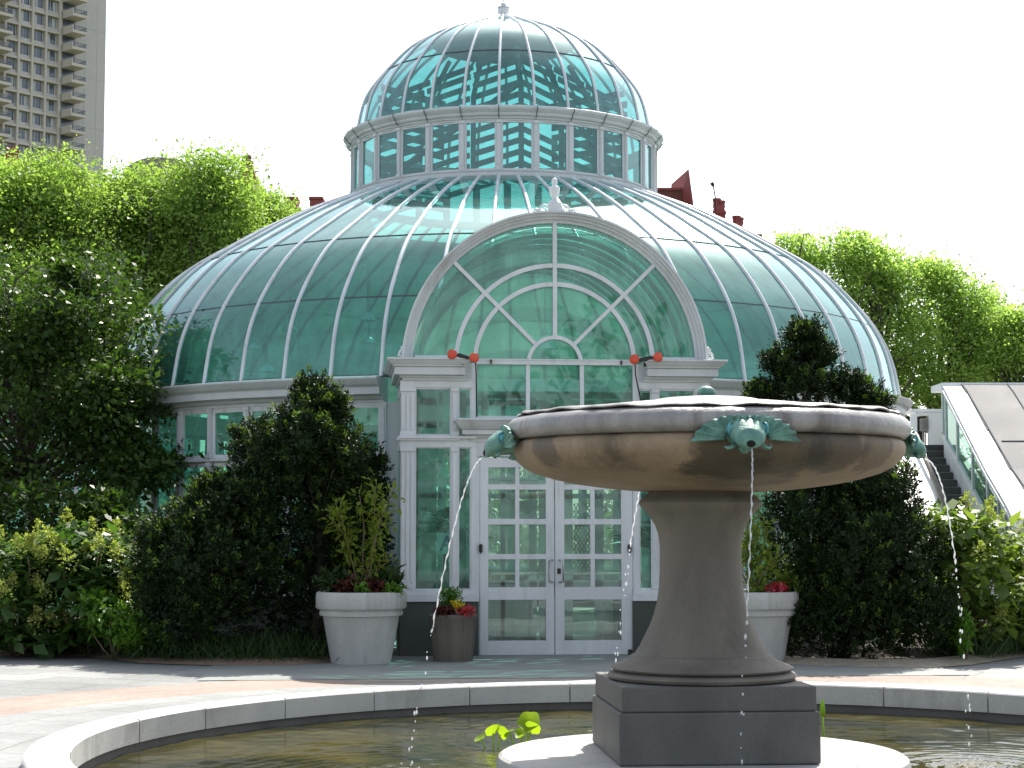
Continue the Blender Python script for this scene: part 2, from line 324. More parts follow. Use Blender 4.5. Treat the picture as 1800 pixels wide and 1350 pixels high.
def tree(name, label, base, ells, nleaf, size, mat, group=None, trunk_r=.2, ntips=150, sig=.35, fork=.35, cat='tree', droop=.05, limbs=40, bias=.5, leaders=1, boughs=9):
    """trunk with limbs reaching into a crown made of leaf clusters inside rough ellipsoids (centre, radii)"""
    base = Vector(base); t = thing(name, label, cat, base, group)
    loc = [(np.array(c) - np.array(base), np.array(r)) for c, r in ells]
    big = list(loc)
    for c, r in big:                 # smaller boughs billowing out of each mass
        for _ in range(boughs):
            d = rng.normal(size=3); d /= np.linalg.norm(d); d[2] = d[2] * .8 + .25; q = np.full(3, float(np.mean(r))) * rng.uniform(.28, .55) * np.array([1.25, 1.25, .72])
            loc.append((c + d * r * rng.uniform(.75, 1.0), q))
    w = np.array([r[0] * r[1] * r[2] for _, r in loc]) ** .6; w /= w.sum()
    tips = np.concatenate([in_ell(c, r, max(3, int(ntips * q)), bias) for (c, r), q in zip(loc, w)])
    tips[:, 2] = np.maximum(tips[:, 2], .3)
    ld = []
    for c, r in big:                 # leaders that break the outline
        for _ in range(leaders):
            a = rng.uniform(0, 2 * pi); e = rng.uniform(.35, 1.4); p = c + r * np.array([cos(a) * cos(e), sin(a) * cos(e), sin(e)]); h = rng.uniform(.15, .5) * size / .09
            ld += [p + np.array([0, 0, h * q]) for q in (.0, .35, .7)]
    if ld: tips = np.concatenate([tips, np.array(ld)])
    top = max(c[2] + r[2] for c, r in loc); mid = sum((c * q for (c, _), q in zip(loc, w)), np.zeros(3))
    mb = MB(); f0 = Vector((mid[0] * .3, mid[1] * .3, top * fork)); f1 = Vector((mid[0], mid[1], top * .66))
    mb.tube([(0, 0, -.1), (0, 0, .25), f0 * .5, f0, f0.lerp(f1, .5), f1], [trunk_r * 1.5, trunk_r * 1.1, trunk_r, trunk_r * .8, trunk_r * .5, trunk_r * .15], 9)
    for tip in tips[rng.permutation(len(tips))[:limbs]]:
        q = min(.95, max(.1, (tip[2] / top - fork * .8)))
        s0 = f0.lerp(f1, q * .7) if tip[2] > f0.z else Vector((0, 0, max(.2, tip[2] * .6))).lerp(f0, .5)
        limb(s0, tip, trunk_r * .3, trunk_r * .04, mb)
    mb.build('trunk', M['bark'], t, True)
    per = max(4, nleaf // len(tips)); k = len(tips)
    cs = np.repeat(tips, per, 0); sc = np.repeat(np.concatenate([rng.uniform(.55, 1.3, k - len(ld)), np.tile((.55, .4, .25), len(ld) // 3)]), per)[:, None]
    off = np.clip(rng.normal(size=cs.shape), -1.7, 1.7) * np.array([1.1, 1.1, .6]) * sig * sc
    d = off / (np.linalg.norm(off, axis=1)[:, None] + 1e-6) * .8 + rng.normal(size=cs.shape) * .7; d[:, 2] -= droop
    leaves('crown', cs + off, mat, size, .66, d, .5, t)
    return t
def conifer(name, label, base, ells, nclump, per, size, group=None, tipfrac=.12, trunk_h=1.5, tipmat='yew_tip', upb=.55):
    """dense yew-like shrub: upright sprays of needles over the surface of rough ellipsoids, dark twigs inside"""
    base = Vector(base); t = thing(name, label, 'shrub', base, group)
    loc = [(np.array(c) - np.array(base), np.array(r)) for c, r in ells]
    loc = [(c, np.maximum(r - .10, r * .62)) for c, r in loc]
    for c, r in list(loc):       # knobbly branch ends
        for _ in range(11):
            d = rng.normal(size=3); d /= np.linalg.norm(d); d[2] = abs(d[2]) * .9 - .15; q = np.full(3, min(r) * rng.uniform(.22, .42)); q[2] *= 1.3
            loc.append((c + d * r * rng.uniform(.88, 1.04), q))
    w = np.array([(r[0] * r[1] * r[2]) ** .67 for _, r in loc]); w /= w.sum()
    cl = []; dr = []; core = []
    nclump = int(nclump * 2.4)
    for (c, r), q in zip(loc, w):
        n = max(10, int(nclump * q)); d = rng.normal(size=(n, 3)); d /= np.linalg.norm(d, axis=1)[:, None]
        lump = 1 + .10 * np.sin(d[:, 0] * 7 + c[0] * 9) * np.sin(d[:, 2] * 6 + c[2] * 5)
        rad = rng.uniform(.80, 1.03, n) * lump
        cl.append(c + d * r * rad[:, None]); dd = d / r; dd /= np.linalg.norm(dd, axis=1)[:, None]; dd[:, 2] += upb; dr.append(dd)
        core.append(in_ell(c, r * .80, int(9000 * q) + 8, .4))
    cl = np.concatenate(cl); dr = np.concatenate(dr); dr /= np.linalg.norm(dr, axis=1)[:, None]; core = np.concatenate(core); core = core[core[:, 2] > .05]
    keep = cl[:, 2] > .08; cl, dr = cl[keep], dr[keep]; n = len(cl)
    length = rng.uniform(.10, .22, n)
    P = np.repeat(cl, per, 0); D = np.repeat(dr, per, 0); tt = rng.random(n * per)[:, None]
    P = P + D * tt * np.repeat(length, per)[:, None] + rng.normal(size=P.shape) * .032 * (1.3 - tt)
    dirs = D * .9 + rng.normal(size=P.shape) * .55
    idx = ((tt[:, 0] > .66) & (np.repeat(rng.random(n) < tipfrac * 3.2, per))).astype(int)
    leaves('inner_foliage', core, M['yew'], .075, .7, None, .2, t)
    leaves('foliage', P, M['yew'], size, .34, dirs, .3, t, extra=(M[tipmat], idx))
    mb = MB(); mb.tube([(0, 0, -.1), (.02, 0, trunk_h * .5), (0, 0, trunk_h)], [.09, .06, .02], 7)
    for p in cl[rng.permutation(n)[:40]]: limb((0, 0, min(trunk_h, max(.1, p[2] * .6))), p * np.array([.8, .8, .92]), .012, .004, mb, 5, .05)
    mb.build('stem', M['bark'], t, True); return t

# ------------------------------------------------------------------ ground, paving, pool
PC = Vector((0, -17.418, 0))          # centre of the pool and fountain
def ringsheet(name, r0, r1, z, mat, n=128, rows=1):
    mb = MB(); mb.revolve([(r0 + (r1 - r0) * i / rows, z) for i in range(rows + 1)], n, PC)
    return struct(mb.build(name, mat))
def polar(t):
    tc = t.nodes.new('ShaderNodeTexCoord'); mp = t.nodes.new('ShaderNodeMapping'); mp.inputs['Location'].default_value = -PC
    t.links.new(tc.outputs['Object'], mp.inputs[0]); sp = t.nodes.new('ShaderNodeSeparateXYZ'); t.links.new(mp.outputs[0], sp.inputs[0])
    a = math_(t, 'ARCTAN2', sp.outputs[0], sp.outputs[1]); r = math_(t, 'SQRT', math_(t, 'ADD', math_(t, 'POWER', sp.outputs[0], 2.), math_(t, 'POWER', sp.outputs[1], 2.)))
    cb = t.nodes.new('ShaderNodeCombineXYZ'); t.links.new(math_(t, 'MULTIPLY', a, 6.), cb.inputs[0]); t.links.new(r, cb.inputs[1]); return cb.outputs[0]
def paving(name, c1, c2, mortar, bw, rh, ms=.006, pol=True, rough=.75, rot=0, squash=1.):
    m = bpy.data.materials.new(name); t = nt(m); b = bsdf(t)
    v = polar(t) if pol else coords(t)
    if rot: v.node.inputs['Rotation'].default_value = (0, 0, rot)
    br = t.nodes.new('ShaderNodeTexBrick'); t.links.new(v, br.inputs['Vector']); br.inputs['Scale'].default_value = 1
    br.inputs['Brick Width'].default_value = bw; br.inputs['Row Height'].default_value = rh; br.inputs['Mortar Size'].default_value = ms
    br.inputs['Mortar Smooth'].default_value = .3; br.squash = squash; br.squash_frequency = 3
    br.inputs['Color1'].default_value = (*c1, 1); br.inputs['Color2'].default_value = (*c2, 1); br.inputs['Mortar'].default_value = (*mortar, 1)
    w = coords(t); n1 = noise(t, w, .55, 5); n2 = noise(t, w, 14, 5)
    col = mixc(t, 1., br.outputs[0], ramp(t, n1, [(.3, .72), (.7, 1.12)]), 'MULTIPLY')
    col = mixc(t, 1., col, ramp(t, n2, [(.3, .82), (.7, 1.1)]), 'MULTIPLY'); t.links.new(col, b.inputs['Base Color'])
    b.inputs['Roughness'].default_value = rough; b.inputs['Specular IOR Level'].default_value = .3
    h = mixc(t, .5, ramp(t, br.outputs['Fac'], [(0, 1.), (1, 0.)]), n2); t.links.new(bump(t, h, .4, .01), b.inputs['Normal']); return m
mg = surf('ground_earth', (.045, .055, .02), (.085, .095, .035), .3, .95, .3, 8)
ringsheet('ground', 4.6, 900, 0, mg, 96, 6)
flag = paving('flagstone', (.235, .243, .24), (.30, .305, .297), (.14, .13, .115), 1.15, .62, .012, False, .7, R(31), .7)
slabs = paving('ring_slabs', (.25, .258, .255), (.305, .312, .305), (.17, .16, .145), .95, .72, .010)
bricks = paving('brick_paving', (.30, .225, .19), (.35, .27, .23), (.28, .25, .22), .21, .105, .008)
ringsheet('paving', 4.6, 34, .004, flag, 128, 3)
ringsheet('pool_surround', 4.62, 6.2, .008, slabs)
ringsheet('brick_paving', 6.2, 7.3, .008, bricks)
concr = surf('apron_concrete', (.20, .215, .205), (.27, .285, .27), 1.4, .7, .1, 40)
mb = MB(); a, b = atZ(480, 1190), atZ(1400, 1192); mb.add([(-4.1, -11.1, .012), (4.1, -11.1, .012), (4.1, -7.5, .012), (-4.1, -7.5, .012)], [(0, 1, 2, 3)])
struct(mb.build('door_apron', concr))
# planting beds, front edges followed from the photo
def strip(name, line, back, z, mat):
    mb = MB(); n = len(line)
    vs = [(p.x, p.y, z) for p in line] + [(q.x, q.y, z + .06) for q in back]
    mb.add(vs, [(i, i + 1, n + i + 1, n + i) for i in range(n - 1)]); return struct(mb.build(name, mat))
fl = [gnd(px, D) for px, D in ((-700, 26.), (-300, 24.3), (0, 23.2), (190, 22.9), (270, 21.9), (400, 21.5), (520, 21.45), (600, 21.9), (672, 22.6))]
fr = [gnd(px, D) for px, D in ((1262, 22.9), (1330, 21.9), (1380, 21.5), (1500, 21.15), (1620, 21.2), (1680, 21.7), (1800, 23.6), (2100, 26.5), (2400, 28))]
strip('bed_soil', fl, [p + FWD * 9 for p in fl], .016, M['soil']); strip('bed_soil', fr, [p + FWD * 9 for p in fr], .016, M['soil'])
edge = paving('brick_edging', (.27, .18, .13), (.33, .24, .18), (.22, .19, .15), .21, .105, .008, False)
strip('brick_edging', [p - FWD * (.75 - .05 * i) for i, p in enumerate(fl)], [p + FWD * .02 for p in fl], .0135, edge)
sandy = paving('tan_edging', (.32, .27, .20), (.38, .33, .255), (.28, .24, .19), .21, .105, .008, False)
strip('brick_edging', [p - FWD * (.15 + .09 * i) for i, p in enumerate(fr)], [p + FWD * .02 for p in fr], .0135, sandy)
# water with ripple rings where the jets fall
JETS = []     # (direction angle from -Y, landing point)
def jet_path(ang, throw, wind=.17, n=46):
    o = Vector((sin(ang), -cos(ang), 0)); p0 = PC + o * 1.60 + Vector((0, 0, 2.085)); T = math.sqrt(2 * (2.085 + .15) / 9.81)
    pts = []
    for i in range(n + 1):
        q = i / n; tt = T * (q ** .8)
        pts.append(p0 + o * throw * tt / T - RGT * wind * (tt / T) ** 2 - UP * (.5 * 9.81 * tt * tt))
    return pts
for k, th in ((0, .30), (1, .47), (2, .75), (3, .37)):
    JETS.append(jet_path(k * pi / 2 + (-R(1.1), 0, .10, 0)[k], th))
mw = bpy.data.materials.new('pond_water'); t = nt(mw); b = bsdf(t)
v = coords(t); n1 = noise(t, v, .9, 5, .6, .6); n2 = noise(t, coords(t, (1, 2.2, 1)), 5, 5)
c = mixc(t, ramp(t, n1, [(.40, 0), (.62, 1)]), (.018, .022, .011), (.095, .080, .018)); t.links.new(mixc(t, .4, c, ramp(t, n2, [(.45, (.012, .017, .012)), (.75, (.10, .082, .024))])), b.inputs['Base Color'])
b.inputs['Roughness'].default_value = .035; b.inputs['IOR'].default_value = 1.33; b.inputs['Specular IOR Level'].default_value = .5
h = math_(t, 'MULTIPLY', noise(t, coords(t, (1, 1.9, 1)), 6, 5, .6), .75)
t.links.new(bump(t, h, .5, .012), b.inputs['Normal'])
gx = np.linspace(-4.52, 4.52, 420); gX, gY = np.meshgrid(gx, gx); hz = np.zeros_like(gX)
for i in range(26):
    a = rng.uniform(0, 2 * pi); k_ = rng.uniform(5, 34); hz += .0105 / k_ * np.sin(k_ * (gX * cos(a) + gY * sin(a)) + rng.uniform(0, 6.3))
for J in JETS:
    e = J[-1]; d = np.hypot(gX - (e.x - PC.x), gY - (e.y - PC.y)); ph = .35 * np.sin(gX * 9) + .3 * np.sin(gY * 7 + 1)
    hz += .0085 * np.exp(-d * 1.35) * np.sin(d * 44 + ph) + .010 * np.exp(-d * 4.5) * rng.normal(size=d.shape) + .004 * np.exp(-d * 1.1) * np.sin(d * 23 - ph * 2)
ok = np.hypot(gX, gY) < 4.48; idx = -np.ones(gX.shape, int); idx[ok] = np.arange(ok.sum())
q4 = np.stack([idx[:-1, :-1], idx[:-1, 1:], idx[1:, 1:], idx[1:, :-1]], -1).reshape(-1, 4); q4 = q4[(q4 >= 0).all(1)]
mb = MB(); mb.add(np.stack([gX[ok] + PC.x, gY[ok] + PC.y, hz[ok] - .125], 1).tolist(), q4.tolist()); struct(mb.build('water', mw, None, True))
# granite coping in 28 blocks
mb = MB(); nb = 28
for k in range(nb):
    a0 = 2 * pi * (k + .47) / nb + .0014; a1 = 2 * pi * (k + 1.47) / nb - .0014; dz = random.uniform(-.003, .003)
    ri = 4.40 + random.uniform(-.004, .004)
    mb.revolve([(ri, -.055), (ri, .108 + dz), (ri + .012, .12 + dz), (4.688, .12 + dz), (4.70, .108 + dz), (4.70, -.055)], 6, PC, a0, a1, True)
coping = mb.build('pool_coping', M['coping'], None, angle=35)
tag(coping, 'pale granite kerb ring of curved blocks round the fountain pool', 'kerb')
mb = MB(); mb.revolve([(4.43, -.5), (4.43, -.058), (4.68, -.058), (4.68, -.5)], 112, PC); o = mb.build('pool_wall', M['plinth_stone'], coping)

# ------------------------------------------------------------------ fountain
ft = thing('fountain', 'stone bowl fountain on flared pedestal with green fish spouts standing in the round pool', 'fountain', PC)
mb = MB()
for k in range(10):
    dz = random.uniform(-.002, .002)
    mb.revolve([(.25, -.4), (1.45, -.4), (1.45, -.05), (1.437, -.016), (1.41, dz), (.25, dz)], 10, (-.055, 0, 0), 2 * pi * (k + .35) / 10 + .003, 2 * pi * (k + 1.35) / 10 - .003, True)
mb.build('base_disc', M['disc_stone'], ft, angle=30)
mb = MB(); mb.box(-.742, .630, -.685, .685, .003, .352); mb.build('plinth', M['plinth_stone'], ft, bevel=.012)
mb = MB(); mb.box(-.722, .610, -.665, .665, .3525, .522); mb.build('upper_plinth', M['plinth_stone'], ft, bevel=.012)
ped = [(0, .52), (.60, .52), (.655, .53), (.668, .55), (.655, .57), (.60, .585), (.635, .592), (.645, .605), (.62, .622), (.56, .645), (.515, .668), (.50, .69), (.475, .70), (.44, .75), (.405, .82), (.37, .89), (.335, .98), (.312, 1.07), (.298, 1.17), (.291, 1.30), (.289, 1.42), (.292, 1.48), (.303, 1.55), (.325, 1.61), (.358, 1.665), (.398, 1.71), (.430, 1.745), (.440, 1.765), (.433, 1.782), (.402, 1.808), (.374, 1.832), (.366, 1.845), (.33, 1.85), (0, 1.855)]
mb = MB(); mb.revolve(ped, 72, (-.05, 0, 0)); mb.build('pedestal', M['ped_stone'], ft, angle=32)
bowl = [(0, 1.842), (.39, 1.845), (.56, 1.855), (.735, 1.873), (.93, 1.900), (1.09, 1.933), (1.22, 1.972), (1.31, 2.015), (1.365, 2.065), (1.392, 2.11), (1.398, 2.15), (1.388, 2.185), (1.365, 2.203), (1.345, 2.206), (1.345, 2.21)]
mb = MB(); mb.revolve(bowl, 128); mb.build('bowl', M['stone'], ft, angle=50)
rim = [(1.35, 2.208), (1.40, 2.214), (1.428, 2.242), (1.438, 2.28), (1.428, 2.32), (1.398, 2.355), (1.35, 2.372), (1.30, 2.374)]
mb = MB(); mb.revolve(rim, 128); mb.build('rim', M['rim_stone'], ft, angle=50)
mb = MB(); n = 160; prof = []
for k in range(n):
    a = 2 * pi * k / n; w = .010 * (sin(9 * a + 1) + .6 * sin(23 * a) + .5 * sin(41 * a + 2)); z = .004 * sin(17 * a) + .004 * sin(31 * a + 1)
    for r, zz in ((1.352 + w, 2.377 + z), (1.366 + w, 2.385 + z), (1.352 + w, 2.398 + z), (1.16 + w * .4, 2.415 + z * .4), (.95, 2.436), (.60, 2.475), (.40, 2.488), (.37, 2.505), (.33, 2.512), (.10, 2.53)): prof.append((r * sin(a), -r * cos(a), zz))
P_ = 10; mb.add(prof, [(k * P_ + j, ((k + 1) % n) * P_ + j, ((k + 1) % n) * P_ + j + 1, k * P_ + j + 1) for k in range(n) for j in range(P_ - 1)])
mb.build('lead_cap', M['lead'], ft, angle=40)
mb = MB(); mb.revolve([(.0, 2.50), (.075, 2.515), (.078, 2.53), (.058, 2.538), (.066, 2.548), (.067, 2.56), (.055, 2.585), (.03, 2.602), (0, 2.607)], 24); mb.build('cap_knob', M['verdigris'], ft, True)
# fish masks: head with eyes and mouth between two ribbed fins, all facing -Y, then turned to the four sides
def fish_meshes():
    head = MB(); nn, mm = 22, 14; vs = []
    for i in range(mm + 1):
        q = i / mm; y = -1.36 - .235 * q; rx = .128 * math.sqrt(max(0, 1 - (q * .93) ** 2.6)) + .004; rz = .088 * math.sqrt(max(0, 1 - (q * .95) ** 3)) + .004
        cz = 2.195 - .055 * q ** 1.5 + .012 * sin(pi * q)
        for k in range(nn):
            a = 2 * pi * k / nn; ex = cos(a); ez = sin(a)
            brow = .020 * math.exp(-((q - .45) / .16) ** 2) * (math.exp(-((abs(ex) - .62) / .22) ** 2) if ez > 0 else 0)
            ridge = .010 * (1 if ez > .92 else 0) * sin(pi * q)
            lip = .014 * math.exp(-((q - .9) / .07) ** 2)
            gr = (1 - .04 * (1 if ez < -.2 and .2 < q < .55 and i % 2 else 0))
            vs.append((ex * (rx + brow + lip) * gr, y, cz + ez * (rz + brow + ridge + lip * .6)))
    head.add(vs, [(i * nn + k, i * nn + (k + 1) % nn, (i + 1) * nn + (k + 1) % nn, (i + 1) * nn + k) for i in range(mm) for k in range(nn)] + [tuple(mm * nn + k for k in range(nn))])
    # whisker curls at the jaw
    for s in (-1, 1):
        head.tube([(s * .085, -1.50, 2.12), (s * .11, -1.515, 2.098), (s * .135, -1.51, 2.092), (s * .148, -1.50, 2.105), (s * .138, -1.50, 2.118)], [.014, .013, .011, .009, .006], 7)
    head.tube([(0, -1.40, 2.115), (0, -1.38, 2.10), (0, -1.35, 2.09)], [.05, .04, .03], 8)
    fin = MB()
    for s in (-1, 1):
        na, nr = 40, 7; vs = []
        for i in range(na + 1):
            q = i / na; a = R(116 - 122 * q); L = .155 + .105 * q ** 2 + .006 * cos(q * 2 * pi * 7)
            for j in range(nr + 1):
                p = j / nr; rho = .06 + (L - .06) * p
                X = s * (.075 + rho * cos(a) * 1.05); Z = 2.172 + rho * sin(a) * .72 + .028 * p * p * (1 - q) - .01 * q
                rad = 1.446 + .035 * (1 - p) + .030 * p * p * (1 - q * .6) + .010 * cos(q * 2 * pi * 7) * (.4 + p)
                th = X / 1.43; vs.append((rad * sin(th), -rad * cos(th), Z))
        f = [(i * (nr + 1) + j, (i + 1) * (nr + 1) + j, (i + 1) * (nr + 1) + j + 1, i * (nr + 1) + j + 1) for i in range(na) for j in range(nr)]
        fin.add(vs, f if s > 0 else [q[::-1] for q in f])
    eye = MB(); eye.ball((0, 0, 0), .030, .034, .030, 12, 8)
    for rr, th in ((.040, .007), (.028, .005)):
        eye.tube([(-.012 * (rr < .03), rr * cos(a) , rr * sin(a)) for a in np.linspace(0, 2 * pi, 19)], th, 6, False)
    mouth_ball = MB(); mouth_ball.ball((0, -1.596, 2.118), .030, .012, .022, 14, 8)  # near-black ball paints the shade inside the spout
    return head, fin, eye, mouth_ball
hd, fn, ey, ho = fish_meshes()
hm, fm, em, om = hd.mesh('fish_mask', M['verdigris'], True), fn.mesh('fin', M['verdigris'], True), ey.mesh('eye', M['verdigris_blue'], True), ho.mesh('mouth', M['mouth_shade'], True)
for k in range(4):
    h = link('fish_mask', hm, ft); h.rotation_euler = (0, 0, k * pi / 2 + (-R(1.1), 0, .10, 0)[k])
    f = link('fin', fm, h); m_ = link('mouth', om, h)
    md = f.modifiers.new('thickness', 'SOLIDIFY'); md.thickness = .014
    for s in (-1, 1):
        e = link('eye', em, h); e.location = (s * .108, -1.475, 2.218); e.rotation_euler = (0, 0, R(25) * s)
# jets of water: a twisting rope that breaks into drops
mj = bpy.data.materials.new('falling_water'); t = nt(mj); t.nodes.remove(bsdf(t))
tr = t.nodes.new('ShaderNodeBsdfTransparent'); tr.inputs[0].default_value = (.93, .95, .96, 1); gl = t.nodes.new('ShaderNodeBsdfGlossy'); gl.inputs['Roughness'].default_value = .08
tl = t.nodes.new('ShaderNodeBsdfTranslucent'); tl.inputs[0].default_value = (.9, .93, .95, 1)
m1 = t.nodes.new('ShaderNodeMixShader'); m1.inputs[0].default_value = .45; t.links.new(gl.outputs[0], m1.inputs[1]); t.links.new(tl.outputs[0], m1.inputs[2])
m2 = t.nodes.new('ShaderNodeMixShader'); m2.inputs[0].default_value = .55; t.links.new(tr.outputs[0], m2.inputs[1]); t.links.new(m1.outputs[0], m2.inputs[2]); t.links.new(m2.outputs[0], out(t))
JL = ['jet of water falling from the fish spout at the front of the bowl', 'jet of water arcing off the right end of the bowl',
      'jet of water falling behind the pedestal from the far fish spout', 'jet of water arcing off the left end of the bowl']
for J, lab, brk in zip(JETS, JL, (.62, .5, .45, .7)):
    mb = MB(); n = len(J); nb_ = int(n * brk)
    pts = []; rs = []
    for i in range(nb_ * 3):
        q = i / 3; i0 = int(q); p = J[i0].lerp(J[min(n - 1, i0 + 1)], q - i0); u = i / (nb_ * 3)
        pts.append(p + Vector((sin(i * .9) * .004, cos(i * 1.1) * .004, 0)) * (u + .2)); rs.append((.0058 - .0012 * u) * (1 + .45 * sin(i * 1.35) * (.3 + u)))
    mb.tube(pts, rs, 7)
    i = float(nb_)
    while i < n - 1:
        p = J[int(i)].lerp(J[int(i) + 1], i % 1); g = (i - nb_) / n + .15
        for _ in range(1 if random.random() < .7 else 2):
            r = random.uniform(.0035, .009)
            mb.ball(p + Vector(rng.normal(size=3)) * .022 * g, r, r, r * random.uniform(1.2, 2.6), 8, 6)
        i += random.uniform(.5, 1.9)
    for _ in range(70):          # splash at the surface
        a = random.random() * 2 * pi; q = random.random() ** .7; r = random.uniform(.002, .006)
        mb.ball(J[-1] + Vector((cos(a) * .22 * q, sin(a) * .22 * q, random.uniform(.0, .16) * (1 - q))), r, r, r * 1.3, 6, 5)
    tag(mb.build('water_jet', mj, None, True), lab, 'water jet', 'jets falling from the fountain bowl')

# ------------------------------------------------------------------ palm house
PH = thing('palm_house', 'domed glass palm house with white frame, arched entrance and round cupola', 'greenhouse', (0, 0, 0))
def spline(p, n):
    p = [Vector((*q, 0)) for q in p]; p = [p[0] * 2 - p[1]] + p + [p[-1] * 2 - p[-2]]; o = []
    m = len(p) - 3
    for i in range(n + 1):
        u = min(m - 1e-6, m * i / n); k = int(u); f = u - k; a, b, c, d = p[k:k + 4]
        q = .5 * ((2 * b) + (c - a) * f + (2 * a - 5 * b + 4 * c - d) * f * f + (3 * b - a - 3 * c + d) * f ** 3); o.append((q.x, q.y))
    return o
NB, ND = 56, 28
dome = spline([(6.498, 3.58), (6.384, 4.159), (6.203, 4.601), (5.892, 5.047), (5.383, 5.568), (4.61, 6.056), (4.145, 6.324), (3.519, 6.633), (2.891, 6.892), (2.50, 7.04)], 44)
cup = spline([(2.485, 8.06), (2.469, 8.25), (2.37, 8.658), (2.181, 8.983), (1.757, 9.464), (1.358, 9.743), (1.0, 9.905), (.606, 10.064), (.223, 10.204), (.07, 10.25)], 36)
dz_ = np.array([z for _, z in dome]); dr_ = np.array([r for r, _ in dome])
def dome_r(z): return float(np.interp(z, dz_, dr_))
VR = 1.73; VZ = 3.63           # barrel vault behind the entrance arch
def cut(p): return p[1] < 0 and abs(p[0]) < VR and (p[2] < VZ or p[0] ** 2 + (p[2] - VZ) ** 2 < VR * VR)
def bays(prof, n, inner=0., cutit=False):
    mb = MB()
    for k in range(n):
        vs = []; a0 = 2 * pi * k / n; a1 = a0 + 2 * pi / n
        for r, z in prof: vs += [((r - inner) * sin(a0), -(r - inner) * cos(a0), z), ((r - inner) * sin(a1), -(r - inner) * cos(a1), z)]
        if cutit:   # finer across for the cut bays
            m = 8; vs = [((r - inner) * (sin(a0) * (1 - j / m) + sin(a1) * j / m), -(r - inner) * (cos(a0) * (1 - j / m) + cos(a1) * j / m), z) for r, z in prof for j in range(m + 1)]
            fs = []
            for i in range(len(prof) - 1):
                for j in range(m):
                    q = (i * (m + 1) + j, i * (m + 1) + j + 1, (i + 1) * (m + 1) + j + 1, (i + 1) * (m + 1) + j)
                    c = sum((Vector(vs[x]) for x in q), Vector()) / 4
                    if not cut(c): fs.append(q)
            mb.add(vs, fs)
        else: mb.add(vs, [(2 * i, 2 * i + 1, 2 * i + 3, 2 * i + 2) for i in range(len(prof) - 1)])
    return mb
bays(dome, NB, 0, True).build('dome_glass', M['dome_glass'], PH, True)
def rib_mesh(prof, w, h, off):
    mb = MB(); vs = []; n = len(prof)
    for i, (r, z) in enumerate(prof):
        a, b = prof[max(0, i - 1)], prof[min(n - 1, i + 1)]; tx, tz = b[0] - a[0], b[1] - a[1]; L = math.hypot(tx, tz); nx, nz = tz / L, -tx / L
        for s, o_ in ((-1, off), (-.8, off + h * .7), (-.35, off + h), (.35, off + h), (.8, off + h * .7), (1, off)): vs.append((s * w / 2, -(r + nx * o_), z + nz * o_))
    mb.add(vs, [(6 * i + j, 6 * i + (j + 1) % 6, 6 * i + 6 + (j + 1) % 6, 6 * i + 6 + j) for i in range(n - 1) for j in range(6)]); return mb
rm = rib_mesh(dome, .062, .05, -.02).mesh('dome_rib', M['rib'], True); sharp(rm, 50)
for k in range(NB):
    a = 2 * pi * k / NB; kk = min(k, NB - k)
    if kk <= 2:    # ribs stop at the vault of the entrance
        up = [(r, z) for r, z in dome if not cut((r * sin(a), -r * cos(a), z))]
        me = rib_mesh(up, .062, .05, -.02).mesh('dome_rib', M['rib'], True)
    else: me = rm
    o = link('dome_rib', me, PH); o.rotation_euler = (0, 0, a)
cm = rib_mesh(cup, .05, .045, -.02).mesh('cupola_rib', M['rib'], True)
for k in range(ND):
    o = link('cupola_rib', cm, PH); o.rotation_euler = (0, 0, 2 * pi * (k + .5) / ND)
cg = MB()
for k in range(ND):
    a0 = 2 * pi * (k - .5) / ND; a1 = a0 + 2 * pi / ND
    cg.add([(r * sin(a), -r * cos(a), z) for r, z in cup for a in (a0, a1)], [(2 * i, 2 * i + 1, 2 * i + 3, 2 * i + 2) for i in range(len(cup) - 1)])
cg.build('cupola_glass', M['cup_glass'], PH, True)
def hoop(name, z, r, w, h, mat, n=NB, ph=0):
    mb = MB()
    for k in range(n):
        a0 = 2 * pi * (k + ph) / n; a1 = a0 + 2 * pi / n; p = Vector((r * sin(a0), -r * cos(a0), z)); q = Vector((r * sin(a1), -r * cos(a1), z))
        if not cut((p + q) / 2) or z > 7: mb.bar(p, q, w, h)
    return mb.build(name, mat, PH)
for z in (4.70, 5.68): hoop('glazing_joint', z, dome_r(z) * .9985 + .004, .014, .022, M['dark_line'])
hoop('glazing_joint', 9.12, 2.075, .014, .02, M['dark_line'], ND, .5)
hoop('glazing_seal', 3.592, 6.49, .03, .035, M['dark_line'])
A0 = 3 * 2 * pi / NB
def ring(prof, name, mat, n=NB - 6, full=False, ang=20, close=True):
    mb = MB()
    if full: mb.revolve(prof, n, (0, 0, 0), 0, 2 * pi, close)
    else: mb.revolve(prof, n, (0, 0, 0), A0, 2 * pi - A0, close)
    return mb.build(name, mat, PH)
ring([(6.0, 0), (6.40, 0), (6.40, .66), (6.0, .66)], 'base_wall', M['base_stone'])
ring([(6.2, .66), (6.43, .66), (6.43, .72), (6.38, .735), (6.36, .76), (6.2, .76)], 'sill_band', M['paint'])
ring([(6.2, 3.245), (6.375, 3.245), (6.375, 3.28), (6.42, 3.30), (6.44, 3.33), (6.50, 3.345), (6.58, 3.35), (6.58, 3.44), (6.60, 3.455), (6.64, 3.475), (6.69, 3.53), (6.705, 3.55), (6.705, 3.565), (6.50, 3.60), (6.46, 3.585), (6.2, 3.58)], 'cornice', M['paint2'])
ring([(6.2, 2.49), (6.40, 2.49), (6.43, 2.505), (6.43, 2.535), (6.38, 2.55), (6.2, 2.55)], 'mid_rail', M['paint'])
